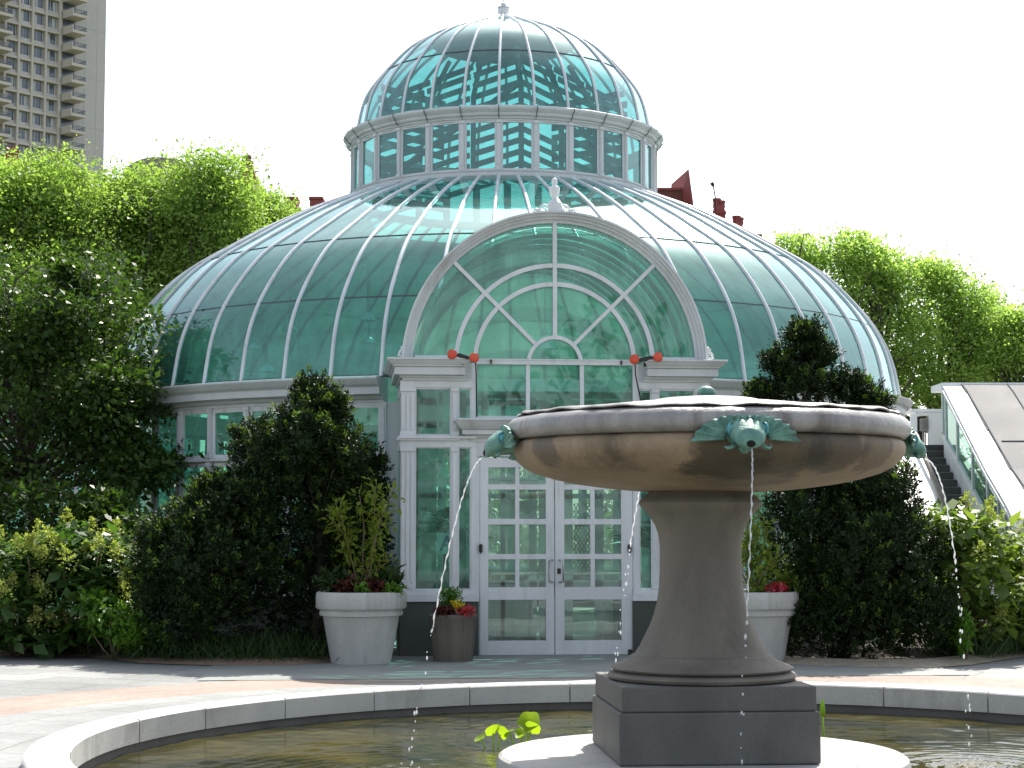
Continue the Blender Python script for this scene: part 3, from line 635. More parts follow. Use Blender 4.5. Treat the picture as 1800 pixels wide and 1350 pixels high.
# one window bay of the ring wall: pilaster, upper and lower sash
Rw = 6.36 * cos(pi / NB); hw = 6.36 * sin(pi / NB)
wb = MB()
for s in (-1, 1):
    wb.box(s * hw - .038 if s < 0 else s * hw - .038, s * hw + .038, -Rw - .035, -Rw + .05, .76, 3.245)
    wb.box(s * hw - .018, s * hw + .018, -Rw - .047, -Rw - .034, .85, 2.42); wb.box(s * hw - .018, s * hw + .018, -Rw - .047, -Rw - .034, 2.62, 3.17)
    for z in (.76, 2.44, 2.55, 3.19): wb.box(s * hw - .048, s * hw + .048, -Rw - .05, -Rw - .0345, z, z + .05)
for z0, z1 in ((.76, 2.49), (2.55, 3.245)):
    e = hw - .04; g = .045
    wb.box(-e, e, -Rw, -Rw + .03, z0, z0 + g); wb.box(-e, e, -Rw, -Rw + .03, z1 - g - .02, z1)
    wb.box(-e, -e + g, -Rw - .002, -Rw + .028, z0 + g, z1 - g - .02); wb.box(e - g, e, -Rw - .002, -Rw + .028, z0 + g, z1 - g - .02)
wm = wb.mesh('window', M['paint']); pb = MB()
for z0, z1 in ((.80, 2.43), (2.59, 3.19)): pb.add([(-hw + .08, -Rw + .015, z0), (hw - .08, -Rw + .015, z0), (hw - .08, -Rw + .015, z1), (-hw + .08, -Rw + .015, z1)], [(0, 1, 2, 3)])
pm = pb.mesh('pane', M['glass'])
for k in range(3, NB - 3):
    w = link('window', wm, PH); w.rotation_euler = (0, 0, 2 * pi * (k + .5) / NB); link('pane', pm, w)
# drum and cupola
ring([(2.45, 6.99), (2.55, 6.985), (2.60, 7.005), (2.60, 7.03), (2.575, 7.04), (2.575, 7.075), (2.59, 7.085), (2.59, 7.10), (2.45, 7.105)], 'drum_sill', M['paint2'], ND * 2, True)
DC = [(2.44, 7.79), (2.56, 7.79), (2.56, 7.815), (2.585, 7.83), (2.59, 7.86), (2.625, 7.875), (2.64, 7.90), (2.64, 7.925), (2.665, 7.95), (2.695, 7.985), (2.705, 8.01), (2.705, 8.04), (2.68, 8.055), (2.49, 8.07), (2.44, 8.04)]
zc_ = lambda z: 7.88 + (z - 7.79) * .23 / .28
ring([(r, zc_(z)) for r, z in DC], 'drum_cornice', M['paint2'], ND, True)
cj = MB()
for k in range(ND):
    if not k: cj.tube([(0, -r - .006, zc_(z)) for r, z in DC[3:13]], .007, 5); cjm = cj.mesh('cornice_joint', M['dark_line'])
    o = link('cornice_joint', cjm, PH); o.rotation_euler = (0, 0, 2 * pi * (k + .5) / ND)
Rd = 2.55 * cos(pi / ND); hd_ = 2.55 * sin(pi / ND); wb = MB(); DZ0, DZ1 = 7.10, 7.885
for s in (-1, 1):
    wb.box(s * hd_ - .032, s * hd_ + .032, -Rd - .03, -Rd + .05, DZ0, DZ1); wb.box(s * hd_ - .014, s * hd_ + .014, -Rd - .042, -Rd - .029, DZ0 + .08, DZ1 - .06)
    for z in (DZ0, DZ1 - .045): wb.box(s * hd_ - .04, s * hd_ + .04, -Rd - .045, -Rd - .0295, z, z + .045)
e = hd_ - .033; g = .032
wb.box(-e, e, -Rd, -Rd + .03, DZ0, DZ0 + g); wb.box(-e, e, -Rd, -Rd + .03, DZ1 - g, DZ1)
for s in (-1, 1): wb.box(min(s * e, s * (e - g)), max(s * e, s * (e - g)), -Rd - .002, -Rd + .028, DZ0 + g, DZ1 - g)
wm = wb.mesh('drum_window', M['paint']); pb = MB(); pb.add([(-e + g - .005, -Rd + .014, DZ0 + .03), (e - g + .005, -Rd + .014, DZ0 + .03), (e - g + .005, -Rd + .014, DZ1 - .03), (-e + g - .005, -Rd + .014, DZ1 - .03)], [(0, 1, 2, 3)])
pm = pb.mesh('pane', M['cup_glass'])
for k in range(ND):
    w = link('drum_window', wm, PH); w.rotation_euler = (0, 0, 2 * pi * k / ND); link('pane', pm, w)
mb = MB(); mb.revolve([(r, 10.21 + (z - 10.05) * .78) for r, z in [(0, 10.05), (.135, 10.06), (.135, 10.09), (.095, 10.10), (.095, 10.13), (.10, 10.135), (.10, 10.265), (.085, 10.285), (.11, 10.29), (.10, 10.31), (.04, 10.33), (.03, 10.34), (.05, 10.36), (.05, 10.385), (.03, 10.41), (.012, 10.42), (.01, 10.49), (0, 10.495)]], 20)
mb.build('finial', M['paint'], PH, angle=30)
# lath screens that shade the inside: a square tent in the cupola, then added dark linings behind the crown and the big dome
mb = MB(); post = MB(); q = 2.12
V4 = [Vector((.10, -q, 0)), Vector((q, .05, 0)), Vector((.0, q, 0)), Vector((-q, 0, 0))]
def lathwall(A, B, z0, z1, pitch, duty, th=.02, breaks=0, fall=(0, 0)):
    d = (B - A).normalized(); z = z0; 
    while z < z1:
        k = min(1., (float(np.interp(z, [c_[1] for c_ in cup], [c_[0] for c_ in cup])) - .12) / q) if z > 8.06 else 1.
        a, b = A * k, B * k
        segs = [(0, 1)] if not breaks else [(i / breaks + .012, (i + 1) / breaks - .012) for i in range(breaks)]
        for s0, s1 in segs:
            if random.random() < .94: mb.bar(a.lerp(b, s0) + UP * (z - fall[0] * (1 - s0) - fall[1] * s0), a.lerp(b, s1) + UP * (z - fall[0] * (1 - s1) - fall[1] * s1), th, pitch * duty)
        z += pitch
lathwall(V4[0], V4[1], 7.12, 9.3, .185, .5, fall=(0, .34), breaks=3); lathwall(V4[3], V4[0], 7.12, 9.3, .185, .5, fall=(.34, 0), breaks=3)
lathwall(V4[2].lerp(V4[3], .45), V4[3], 7.12, 9.0, .185, .62); lathwall(V4[1], V4[1].lerp(V4[2], .55), 7.12, 9.0, .185, .62)
mb.build('cupola_lath', M['lath'], PH)
for i in (3, 0):
    A, B = V4[i], V4[(i + 1) % 4]
    for u in (0, .36, .68):
        p = A.lerp(B, u); post.bar(p + UP * 7.0, p + UP * 8.5, .08, .08, (1, 0, 0)); post.bar(p + UP * 8.5, p * .72 + UP * 9.3, .07, .07, (1, .3, 0))
post.bar(V4[3] + UP * 7.3, V4[0] + UP * 8.6, .05, .08); post.bar(V4[1] + UP * 7.3, V4[0].lerp(V4[1], .3) + UP * 8.6, .05, .08)
post.build('lath_post', M['lath'], PH)
sh_ = MB(); sh_.revolve([(1.22, 9.74), (.95, 9.86), (.55, 10.02), (.1, 10.16)], 28); sh_.build('cupola_dark_cap', M['lath'], PH)  # added cap, blocks the sky behind so the crown reads dark
mb = MB(); zs = np.linspace(3.66, 6.80, 33)
mb.revolve([(dome_r(z) - .16 - .012 * (i % 2), z) for i, z in enumerate(zs)], NB - 16, (0, 0, 0), 8 * 2 * pi / NB, (NB - 8) * 2 * pi / NB)
mb.build('dome_dark_lining', M['dark_lining'], PH)  # added shell, keeps the view through the dome dark and murky
mb = MB(); mb.revolve([(0, .02), (6.15, .02)], 56); mb.box(-1.88, 1.88, -7.6, -5.9, 0, .018); mb.build('floor', M['floor_in'], PH)

# ------------------------------------------------------------------ entrance front (drawn from its elevation in the photo, plane y = FY)
FY = -7.67
def X(px): return atY(px, 800, FY).x
def Z(py): return atY(975, py, FY).z
def front(mb, px0, px1, py0, py1, d0, d1):     # box on the front: depth d0 (behind) .. d1 (proud), metres toward the viewer
    return mb.box(X(px0), X(px1), FY - d1, FY - d0, Z(py1), Z(py0))
def mir(px0, px1): return (1950 - px1, 1950 - px0)
for side in (0, 1):
    fr_ = MB()
    m = (lambda a, b: (a, b)) if not side else mir
    # fluted pilasters in two tiers, with caps and bases
    for (a, b) in ((704, 729), (793, 804.5)):
        for y0, y1 in ((683, 768), (787, 1036)):
            front(fr_, *m(a, b), y0, y1, 0, .055)
            w = (b - a); k = 3 if w > 15 else 1
            for i in range(k):
                c0 = a + w * (i + .22) / k; front(fr_, *m(c0, c0 + w * .56 / k), y0 + 12, y1 - 12, .054, .072)
            front(fr_, *m(a - 1.2, b + 1.2), y0, y0 + 7, 0, .085); front(fr_, *m(a - 1.5, b + 1.5), y1 - 8, y1, 0, .09)
    for y0, y1 in ((686, 764), (789, 1034)):       # sash frames
        for (a, b) in ((729, 793), (804.5, 828)):
            front(fr_, *m(a, a + 2.6), y0, y1, 0, .03); front(fr_, *m(b - 2.6, b), y0, y1, 0, .03)
            front(fr_, *m(a, b), y0 - 8, y0, -.001, .029); front(fr_, *m(a, b), y1, y1 + 7, -.001, .029)
    front(fr_, *m(828, 838), 640, 1037, 0, .05)
    front(fr_, *m(700, 836.5), 768, 772, -.02, .13); front(fr_, *m(702, 834.5), 772, 787, -.02, .056)
    front(fr_, *m(697, 808), 768.6, 775.5, -.02, .10)
    front(fr_, *m(702, 839.5), 1036.4, 1044, -.1, .10); front(fr_, *m(700, 841), 1044, 1056, -.1, .14)
    front(fr_, *m(703, 830), 671, 683, -.02, .057)
    fr_.build('entrance_frame', M['paint'], PH)
for q in ((704, 841), (1109, 1246)):
    bs = MB(); front(bs, *q, 1056, 1153, -1.6, .10); bs.build('entrance_plinth', M['base_stone'], PH)
gl_ = MB()
def pane(mb, px0, px1, py0, py1, d=0.0):
    mb.add([(X(px0), FY - d, Z(py1)), (X(px1), FY - d, Z(py1)), (X(px1), FY - d, Z(py0)), (X(px0), FY - d, Z(py0))], [(0, 1, 2, 3)])
for side in (0, 1):
    m = (lambda a, b: (a, b)) if not side else mir
    for a, b in ((730, 792), (806, 827)):
        for y0, y1 in ((685, 765), (788, 1035)):
            g1 = MB(); pane(g1, *m(a, b), y0, y1, .012); g1.build('sidelight_pane', M['glass'], PH)
# entablature blocks either side, carrying the arch
for side in (0, 1):
    e = MB(); sg = 1 if side else -1
    for (po, pi_, y1, y0, d, gx) in ((706, 822, 671, 667, .10, .0), (703, 819, 667, 663, .13, .02), (692, 816, 662.5, 649, .22, 0), (690, 816, 648.6, 645, .25, .012), (686, 817, 645, 638, .275, .055), (679, 818.5, 637.8, 634.6, .335, .004)):
        a, b = (po, pi_) if not side else mir(po, pi_)
        e.frus(X(a), X(b), FY - d, FY + (1.55 if side else 1.62), Z(y1), Z(y0), gx, gx)
    a, b = (816, 834) if not side else mir(816, 834); front(e, a, b, 640, 671, -.3, .045)
    e.build('entablature', M['paint2'], PH, bevel=.004)
# the arch with its stepped mouldings and fanlight
CX = X(975); CZ = Z(640); P1 = abs(X(1100) - X(975)) / 125
ar = MB()
for r0, r1, y in ((248, 254, .05), (254, 258.5, .10), (258.5, 263, .15), (263, 266.5, .20)): ar.arcband(CX, CZ, r0 * P1, r1 * P1, FY - y, FY + .25, R(1), R(179), 64)
arch = ar.build('arch', M['paint2'], PH)
fl_ = MB()
for r0, r1 in ((169, 176.5), (136, 143.5), (43, 49.5)): fl_.arcband(CX, CZ, r0 * P1, r1 * P1, FY - .055, FY + .02, R(1), R(179), 48)
for a, r0 in ((90, 49), (45, 49), (135, 49)):
    d = Vector((cos(R(a)), 0, sin(R(a)))); c = Vector((CX, FY - .02, CZ)); fl_.bar(c + d * r0 * P1, c + d * 249 * P1, .052 if a == 90 else .046, .085, (0, 1, 0))
fl_.build('fanlight_bars', M['paint'], PH)
k = 48; mb = MB(); mb.add([(CX, FY, CZ)] + [(CX + 250 * P1 * cos(pi * i / k), FY, CZ + 250 * P1 * sin(pi * i / k)) for i in range(k + 1)], [(0, i + 1, i + 2) for i in range(k)]); mb.build('fanlight_glass', M['glass'], PH)
tb = MB()
front(tb, 728, 832, 627, 633.8, -.02, .06); front(tb, *mir(728, 832), 627, 633.8, -.02, .06); front(tb, 836, 1114, 634, 642, -.02, .075); front(tb, 834, 1116, 632.5, 634.5, -.02, .09)
for a, b in ((924, 931), (1019, 1026)): front(tb, a, b, 642, 737, -.02, .05)
front(tb, 836, 1114, 732, 740, -.02, .06)
tb.build('transom_bars', M['paint'], PH)
for a, b in ((838, 924), (931, 1019), (1026, 1112)):
    g1 = MB(); pane(g1, a, b, 642, 733); g1.build('transom_pane', M['glass'], PH)
for px in (862, 1091): cl = MB(); front(cl, px - 1.5, px + 1.5, 634, 641, .07, .10); cl.build('cable_clip', M['black'], PH)
# barrel vault from the arch back to the dome
mb = MB(); k = 36; va = []
for i in range(k + 1):
    a = pi * i / k; x, z = VR * cos(a), VZ + VR * sin(a); r = dome_r(min(z, 6.9)); va.append((CX + x, FY + .03, z)); va.append((CX + x, -math.sqrt(max(.1, r * r - x * x)), z))
mb.add(va, [(2 * i, 2 * i + 1, 2 * i + 3, 2 * i + 2) for i in range(k)]); mb.build('vault_glass', M['dome_glass'], PH, True)
mb = MB()
for i, y in enumerate(np.linspace(FY + .3, FY + 3.0, 8)):
    zmax = R(8) if i < 3 else R(20); mb.arcband(CX, VZ, VR - .07 - .012 * i, VR - .03 - .012 * i, y, y + .11, R(4) + zmax * i * .06, pi - R(4) - zmax * i * .06, 40)
mb.build('vault_lath', M['lath'], PH)
# door hood
hd2 = MB()
for (po, pr, y1, y0, d, g) in ((823, 1127, 778, 771, .07, 0), (820, 1130, 771, 766, .10, .03), (811, 1139, 765.6, 757, .20, .0), (810, 1140, 756.6, 752, .22, .04), (805, 1145, 751.8, 742, .26, .07), (803, 1147, 741.8, 738.5, .34, .0)):
    hd2.frus(X(po), X(pr), FY - d, FY + .02, Z(y1), Z(y0), g, g)
front(hd2, 838, 1113, 778, 803, -.02, .06)
hd2.build('door_hood', M['paint2'], PH, bevel=.004)
# double doors
dj = MB(); front(dj, 837.5, 843, 803, 1152, -.05, .035); front(dj, 1110.5, 1115.5, 803, 1152, -.05, .035); dj.build('door_frame', M['paint'], PH)
th = MB(); front(th, 838, 1115, 1151.2, 1154.5, -.1, .09); th.build('threshold', M['stair_dark'], PH)
for side, (a, b, cols) in enumerate(((843.5, 973.3, ((858, 905), (912.4, 958.6))), (974.9, 1110, ((991, 1036.5), (1044.4, 1090.5))))):
    lf = MB(); rows = ((822, 852), (861, 912.3), (922, 973.8), (983, 1032)); big = (1054, 1125.5)
    front(lf, a, cols[0][0], 805, 1150.5, 0, .045); front(lf, cols[1][1], b, 805, 1150.5, 0, .045)
    ys = [805] + [v for r_ in rows + (big,) for v in r_] + [1150.5]
    for i in range(0, len(ys), 2): front(lf, cols[0][0], cols[1][1], ys[i], ys[i + 1], .001, .044)
    front(lf, cols[0][1], cols[1][0], 822, 1032, .004, .041)
    leaf = lf.build('door_leaf', M['paint'], PH, bevel=.003)
    pn = MB()
    for y0, y1 in rows:
        for c0, c1 in cols: pane(pn, c0 - .5, c1 + .5, y0 - .5, y1 + .5, .02)
    pane(pn, cols[0][0] - .5, cols[1][1] + .5, big[0] - .5, big[1] + .5, .02); pn.build('pane', M['door_glass'], leaf)
    px = 963.5 if not side else 988; hb = MB(); xx = X(px); x2 = X(px + (6 if not side else -6))
    hb.tube([(x2, FY - .045, Z(984.5)), (x2, FY - .10, Z(984.5)), (xx, FY - .115, Z(985)), (xx, FY - .115, Z(1022.5)), (x2, FY - .10, Z(1023)), (x2, FY - .045, Z(1023))], .011, 8); hb.build('handle', M['steel'], leaf, True)
    if side:
        lk = MB(); front(lk, 978.5, 984.5, 999, 1008.5, .044, .055); lk.build('lock', M['black'], leaf)
        dc = MB(); front(dc, 1101, 1108, 1142, 1151, .044, .07); dc.build('door_stop', M['black'], leaf)
    hg = MB(); hx = 844.5 if not side else 1104.5; front(hg, hx - 3, hx + 3, 957.5, 970, .045, .085); hg.tube([(X(hx), FY - .09, Z(956)), (X(hx), FY - .09, Z(972))], .012, 8); hg.build('hinge', M['black'], leaf)
    pbm = MB(); pbm.tube([(X(cols[0][0] - 6), FY + .07, Z(1009)), (X(cols[1][1] + 6), FY + .07, Z(1009))], .016, 8)
    for q in (cols[0][0] - 5, cols[1][1] + 5): pbm.tube([(X(q), FY, Z(1009)), (X(q), FY + .075, Z(1009))], .012, 6)
    pbm.build('push_bar', M['brass'], leaf, True)
# returns of the porch, ring wall meets them
for s, x in ((-1, X(704)), (1, X(1246))):
    rt = MB(); rg = MB()
    x0, x1 = (x, x + .07) if s < 0 else (x - .07, x)
    for y in (FY + .0, FY + .75, FY + 1.50): rt.box(x0, x1, y, y + .09, .74, Z(671))
    for z in (.74, Z(787), Z(690)): rt.box(x0 + .003, x1 - .003, FY + .09, FY + 1.5, z, z + .07)
    xm = (x0 + x1) / 2; rg.add([(xm, FY + .08, .78), (xm, FY + 1.52, .78), (xm, FY + 1.52, Z(680)), (xm, FY + .08, Z(680))], [(0, 1, 2, 3)])
    xa = s * 6.36 * sin(A0); ya = -6.36 * cos(A0); rt.box(min(xa, x), max(xa, x), ya - .02, ya + .08, .74, 3.25)
    rt.build('porch_side', M['paint'], PH); rg.build('porch_side_glass', M['glass'], PH)
# urn finial and scrolls on the arch
ur = MB(); cx, cy = X(975), FY - .03; ur.box(cx - .08, cx + .08, cy - .08, cy + .08, Z(375), Z(359))
s_ = P1
ur.revolve([(0, Z(359)), (10.5 * s_, Z(358.6)), (9.5 * s_, Z(356)), (6 * s_, Z(353)), (4 * s_, Z(350)), (4.4 * s_, Z(347.5)), (6.8 * s_, Z(346.5)), (8 * s_, Z(343)), (9.4 * s_, Z(336)), (9.6 * s_, Z(331.5)), (8.6 * s_, Z(329.5)), (5.0 * s_, Z(328)), (3.8 * s_, Z(326.5)), (3.8 * s_, Z(323.5)), (5 * s_, Z(322.6)), (5.1 * s_, Z(318)), (3.6 * s_, Z(315)), (1.2 * s_, Z(313.6)), (0, Z(313.5))], 20, (cx, cy, 0))
ur.build('urn_finial', M['paint'], PH, angle=35)
def scroll(mb, c, s, r0, flip=1):
    pts = []; rs = []
    for i in range(26):
        a = i / 25 * 2.6 * pi; r = r0 * (1 - i / 25 * .85); pts.append((c[0] + s * (-r * cos(a)), c[1], c[2] + flip * r * sin(a) * 1.0)); rs.append(.013)
    mb.tube(pts, rs, 6)
sc_ = MB()
for s in (-1, 1):
    scroll(sc_, (cx + s * .135, cy, Z(370)), s, .075); scroll(sc_, (cx + s * .235, cy, Z(372.5)), s, .036)
    e = X(706 if s < 0 else 1245); scroll(sc_, (e, FY - .12, Z(626)), s, .058); scroll(sc_, (e + .02 * -s, FY - .12, Z(613)), -s, .034, -1); sc_.tube([(e + s * .05, FY - .12, Z(630)), (e + s * .02, FY - .12, Z(620)), (e - s * .03, FY - .12, Z(612))], .014, 6)
sc_.build('scroll_ornament', M['paint'], PH, True)
# inner vestibule screen seen through the doors
iv = MB(); Y2 = -5.75
def P2(px, py): return atY(px, py, Y2)
def in_(mb, px0, px1, py0, py1, d=.05): a, b = P2(px0, py1), P2(px1, py0); mb.box(a.x, b.x, Y2, Y2 + d, a.z, b.z)
for a, b in ((846, 858), (880, 888), (930, 943), (948, 962), (997, 1006), (1046, 1060), (1088, 1100), (728, 736), (770, 778), (806, 820), (1130, 1142), (1180, 1190)): in_(iv, a, b, 690, 1128)
for y0, y1 in ((690, 712), (742, 752), (868, 876), (916, 920), (1020, 1046), (1116, 1130)): in_(iv, 728, 1225, y0, y1, .045)
in_(iv, 840, 1112, 668, 700, .06); in_(iv, 840, 1112, 704, 738, .04)
iv.build('inner_screen', M['paint'], PH)
for q in ((730, 768, 700, 1126), (808, 834, 700, 1126), (1148, 1188, 700, 1126), (858, 932, 1052, 1126), (1062, 1100, 1052, 1126), (888, 930, 880, 915), (960, 996, 700, 1126)):
    ip = MB(); in_(ip, *q, .03); ip.build('inner_panel', M['inner_wall'], PH)
la = MB()
for i in range(9):
    for s in (0, 1):
        p, q = P2(1008 + i * 3.6 if not s else 1008, 885), P2(1008, 885)
for i in range(-14, 9):
    a, b = P2(1008, 885), P2(1037, 1000); w = b.x - a.x; h = a.z - b.z; st = w / 4.2; x0 = a.x + i * st
    for s in (1, -1):
        p0 = Vector((x0 if s > 0 else 2 * a.x + w - x0, Y2 - .03, b.z)); dirv = Vector((s * .62, 0, 1))
        t0 = max(0, ((a.x - x0) / .62)); t1 = min(h, (a.x + w - x0) / .62)
        if t1 > t0 + .02: la.bar(p0 + dirv * t0, p0 + dirv * t1, .012, .018, (0, 1, 0))
la.build('lattice_panel', M['lath'], PH)

# ------------------------------------------------------------------ trees, shrubs and beds
def E(px, py, D, wpx, hpx, dm=None):
    """rough ellipsoid seen at pixel (px, py) and distance D, half width / half height in photo pixels"""
    c = atD(px, py, D); k = D / FOC; return (tuple(c), (wpx * k, dm or wpx * k * .9, hpx * k))
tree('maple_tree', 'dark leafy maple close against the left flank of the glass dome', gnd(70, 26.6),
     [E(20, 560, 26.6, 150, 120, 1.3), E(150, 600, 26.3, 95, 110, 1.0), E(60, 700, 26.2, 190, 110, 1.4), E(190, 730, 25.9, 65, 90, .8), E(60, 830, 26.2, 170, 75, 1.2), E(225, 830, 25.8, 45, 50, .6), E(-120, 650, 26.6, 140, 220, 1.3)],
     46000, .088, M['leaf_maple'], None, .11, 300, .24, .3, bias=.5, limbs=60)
BT = 'trees behind the palm house on the left'
tree('plane_tree', 'bright green tree crossing in front of the foot of the apartment tower', gnd(60, 42),
     [E(90, 352, 42, 62, 72), E(30, 362, 42, 60, 66), E(140, 372, 43, 50, 60), E(30, 400, 42, 110, 110), E(120, 420, 42, 90, 110), E(60, 560, 42, 180, 140)], 60000, .082, M['leaf_back'], BT, .22, 420, .42, .35)
tree('plane_tree', 'bright green tree below the brown curved roof', gnd(235, 44),
     [E(165, 374, 44, 55, 60), E(215, 372, 44, 60, 50), E(268, 368, 44, 60, 56), E(310, 388, 44, 50, 60), E(215, 440, 44, 110, 100), E(250, 560, 44, 130, 130)], 54000, .082, M['leaf_back'], BT, .22, 420, .42, .35)
tree('plane_tree', 'tall pointed bright green tree left of the dark spire', gnd(370, 43),
     [E(372, 326, 43, 42, 55), E(345, 368, 43, 50, 60), E(396, 385, 43, 42, 55), E(370, 450, 43, 85, 90), E(380, 560, 43, 120, 120)], 54000, .082, M['leaf_back'], BT, .22, 420, .42, .35)
tree('plane_tree', 'yellow green tree reaching down to the rim of the dome under the battlements', gnd(470, 46),
     [E(425, 392, 46, 44, 46), E(445, 390, 46, 44, 44), E(470, 402, 46, 34, 55), E(455, 470, 46, 65, 80), E(480, 590, 46, 120, 110)], 46000, .082, M['leaf_back'], BT, .2, 420, .42, .35)
tree('plane_tree', 'bright green tree at the left edge of the photo behind the maple', gnd(-70, 41),
     [E(-60, 380, 41, 95, 110), E(-60, 540, 41, 130, 150)], 36000, .082, M['leaf_back'], BT, .2, 420, .42, .35)
RT = 'trees behind the palm house on the right'
tree('light_tree', 'light green tree peeping over the right shoulder of the dome', gnd(1400, 50),
     [E(1388, 456, 50, 30, 32), E(1425, 450, 50, 26, 38), E(1400, 540, 50, 75, 70)], 15000, .09, M['leaf_right'], RT, .18, 200, .36, .4)
tree('light_tree', 'tallest light green tree just right of the dome', gnd(1525, 50),
     [E(1494, 454, 50, 26, 30), E(1515, 464, 50, 50, 40), E(1555, 520, 51, 45, 40), E(1500, 520, 50, 60, 55), E(1555, 490, 50, 26, 45), E(1560, 600, 50, 55, 70), E(1600, 670, 50, 60, 60)], 25000, .09, M['leaf_right'], RT, .2, 260, .36, .4)
tree('light_tree', 'broad light green tree above the sloping greenhouse roof', gnd(1660, 51),
     [E(1625, 498, 51, 34, 36), E(1660, 503, 51, 30, 36), E(1690, 540, 51, 40, 40), E(1730, 600, 51, 40, 50), E(1640, 560, 51, 62, 70), E(1700, 580, 51, 48, 60), E(1660, 670, 51, 100, 60)], 30000, .09, M['leaf_right'], RT, .2, 300, .36, .4)
tree('light_tree', 'thin light green tree at the dip of the tree line', gnd(1740, 54),
     [E(1742, 560, 54, 17, 38), E(1735, 640, 54, 40, 60)], 6000, .09, M['leaf_right'], RT, .14, 110, .32, .4)
tree('light_tree', 'light green tree cut by the right edge of the photo', gnd(1800, 50),
     [E(1788, 580, 50, 26, 40), E(1815, 600, 50, 45, 50), E(1795, 660, 50, 55, 60)], 17000, .09, M['leaf_right'], RT, .18, 180, .36, .4)
for px, lab in ((640, 'tree glimpsed through the windows left of the porch'), (890, 'tree glimpsed through the glass doors of the palm house')):
    tree('garden_tree', lab, gnd(px, 44), [E(px, 620, 44, 140, 130), E(px + 30, 760, 44, 170, 130)], 7000, .17, M['leaf_maple'], 'trees seen through the palm house', .2, 90, .45, .35)
# far wood along the horizon: one mass
pts = []
for px in range(-900, 2900, 42):
    c = atD(px, 905, 62 + 6 * sin(px * .02)); h = 2.0 + 1.1 * (sin(px * .011) + .6 * sin(px * .037))
    pts.append(in_ell((c.x, c.y, h * .75), (1.6, 1.6, max(1.2, h)), 420, .6))
pts = np.concatenate(pts); pts[:, 2] = np.abs(pts[:, 2]); o = leaves('wood', pts, M['leaf_maple'], .34, .6)
tag(o, 'far green wood along the horizon behind the gardens', 'wood', None, 'stuff')
pts = []
for i in range(46):
    x = -58 + i * 2.6; pts.append(in_ell((x, -62 - 5 * sin(i * .7), 4.2 + 1.5 * sin(i * 1.3)), (2.4, 2.2, 4.6 + 1.4 * sin(i * 1.3)), 260, .5))
pts = np.concatenate(pts); pts[:, 2] = np.abs(pts[:, 2]); o = leaves('wood', pts, M['leaf_maple'], .62, .7)
tag(o, 'green wood on the garden side facing the palm house', 'wood', None, 'stuff')
# clipped dark yews beside the entrance
conifer('yew_shrub', 'tall dark yew with bright tips in front of the left windows', gnd(560, 22.3),
        [E(556, 705, 22.3, 40, 52, .4), E(585, 735, 22.3, 28, 50, .35), E(540, 780, 22.2, 75, 70, .7), E(455, 790, 22.3, 52, 52, .5), E(600, 800, 22.2, 60, 60, .6), E(515, 890, 22.3, 125, 110, .7), E(600, 930, 22.6, 80, 130, .5), E(530, 1050, 22.4, 130, 115, .6), E(652, 865, 23.2, 32, 80, .25), E(655, 1000, 23.2, 30, 130, .25)],
        900, 40, .046, trunk_h=2.2)
conifer('yew_shrub', 'low spreading dark yew left of the tall yew', gnd(360, 21.9),
        [E(345, 925, 21.9, 60, 60, .6), E(290, 960, 21.9, 55, 62, .5), E(370, 1000, 21.8, 125, 105, .8), E(420, 900, 22, 70, 75, .6), E(330, 1070, 21.7, 95, 85, .7), E(372, 865, 22, 26, 34, .3)],
        560, 40, .044, trunk_h=1.2)
conifer('yew_shrub', 'tall dark yew rising behind the right side of the fountain bowl', gnd(1480, 22.2),
        [E(1415, 605, 22.4, 30, 46, .3), E(1372, 645, 22.4, 30, 42, .3), E(1443, 640, 22.4, 26, 40, .3), E(1405, 690, 22.4, 50, 58, .5), E(1340, 705, 22.4, 28, 36, .3), E(1490, 690, 22.3, 36, 42, .4), E(1530, 715, 22.3, 32, 36, .4), E(1450, 800, 22.2, 110, 76, .8), E(1552, 870, 22, 62, 66, .7), E(1420, 930, 22.1, 75, 130, .7), E(1530, 980, 21.9, 128, 125, .8), E(1430, 1085, 21.8, 75, 85, .6), E(1520, 1090, 21.7, 90, 85, .7), E(1600, 1085, 21.7, 72, 86, .6)],
        1150, 40, .046, tipfrac=.07, trunk_h=2.6, upb=.8)
# hydrangeas with upright flower panicles
def hydrangea(label, base, ells, nleaf, mat, npan, group, size=.15):
    base = Vector(base); t = thing('hydrangea', label, 'shrub', base, group)
    loc = [(np.array(c) - np.array(base), np.array(r)) for c, r in ells]
    P = np.concatenate([in_ell(c, r, int(nleaf / len(loc)), .3) for c, r in loc]); P = P[P[:, 2] > .1]
    d = rng.normal(size=P.shape); d[:, 2] = d[:, 2] * .5 - .1
    leaves('foliage', P, mat, size, .62, d, 1.2, t)
    pp = []; dd = []
    for i in range(npan):
        c, r = loc[i % len(loc)]; a = rng.normal(size=3); a /= np.linalg.norm(a); a[2] = abs(a[2]); a[1] = -abs(a[1]) if i % 3 else a[1]
        p = c + a * r * .98; ax = np.array([a[0] * .35, a[1] * .35, 1.]) + rng.normal(size=3) * .18; ax /= np.linalg.norm(ax); L = rng.uniform(.17, .30)
        q = rng.random(130)[:, None]; w = (1 - q) * .062 + .010; off = rng.normal(size=(130, 3)) * w * .75
        pp.append(p + ax * q * L + off); dd.append(off / w + ax * .5)
    if pp:
        o = leaves('flower_panicle', np.concatenate(pp), M['panicle'], .035, .75, np.concatenate(dd), .4, t)
    mb = MB()
    for c, r in loc:
        for _ in range(3): limb((0, 0, 0), in_ell(c, r, 1, .5)[0], .014, .006, mb, 5)
    mb.build('stem', M['twig'], t, True); return t
HG = 'hydrangeas in the beds'
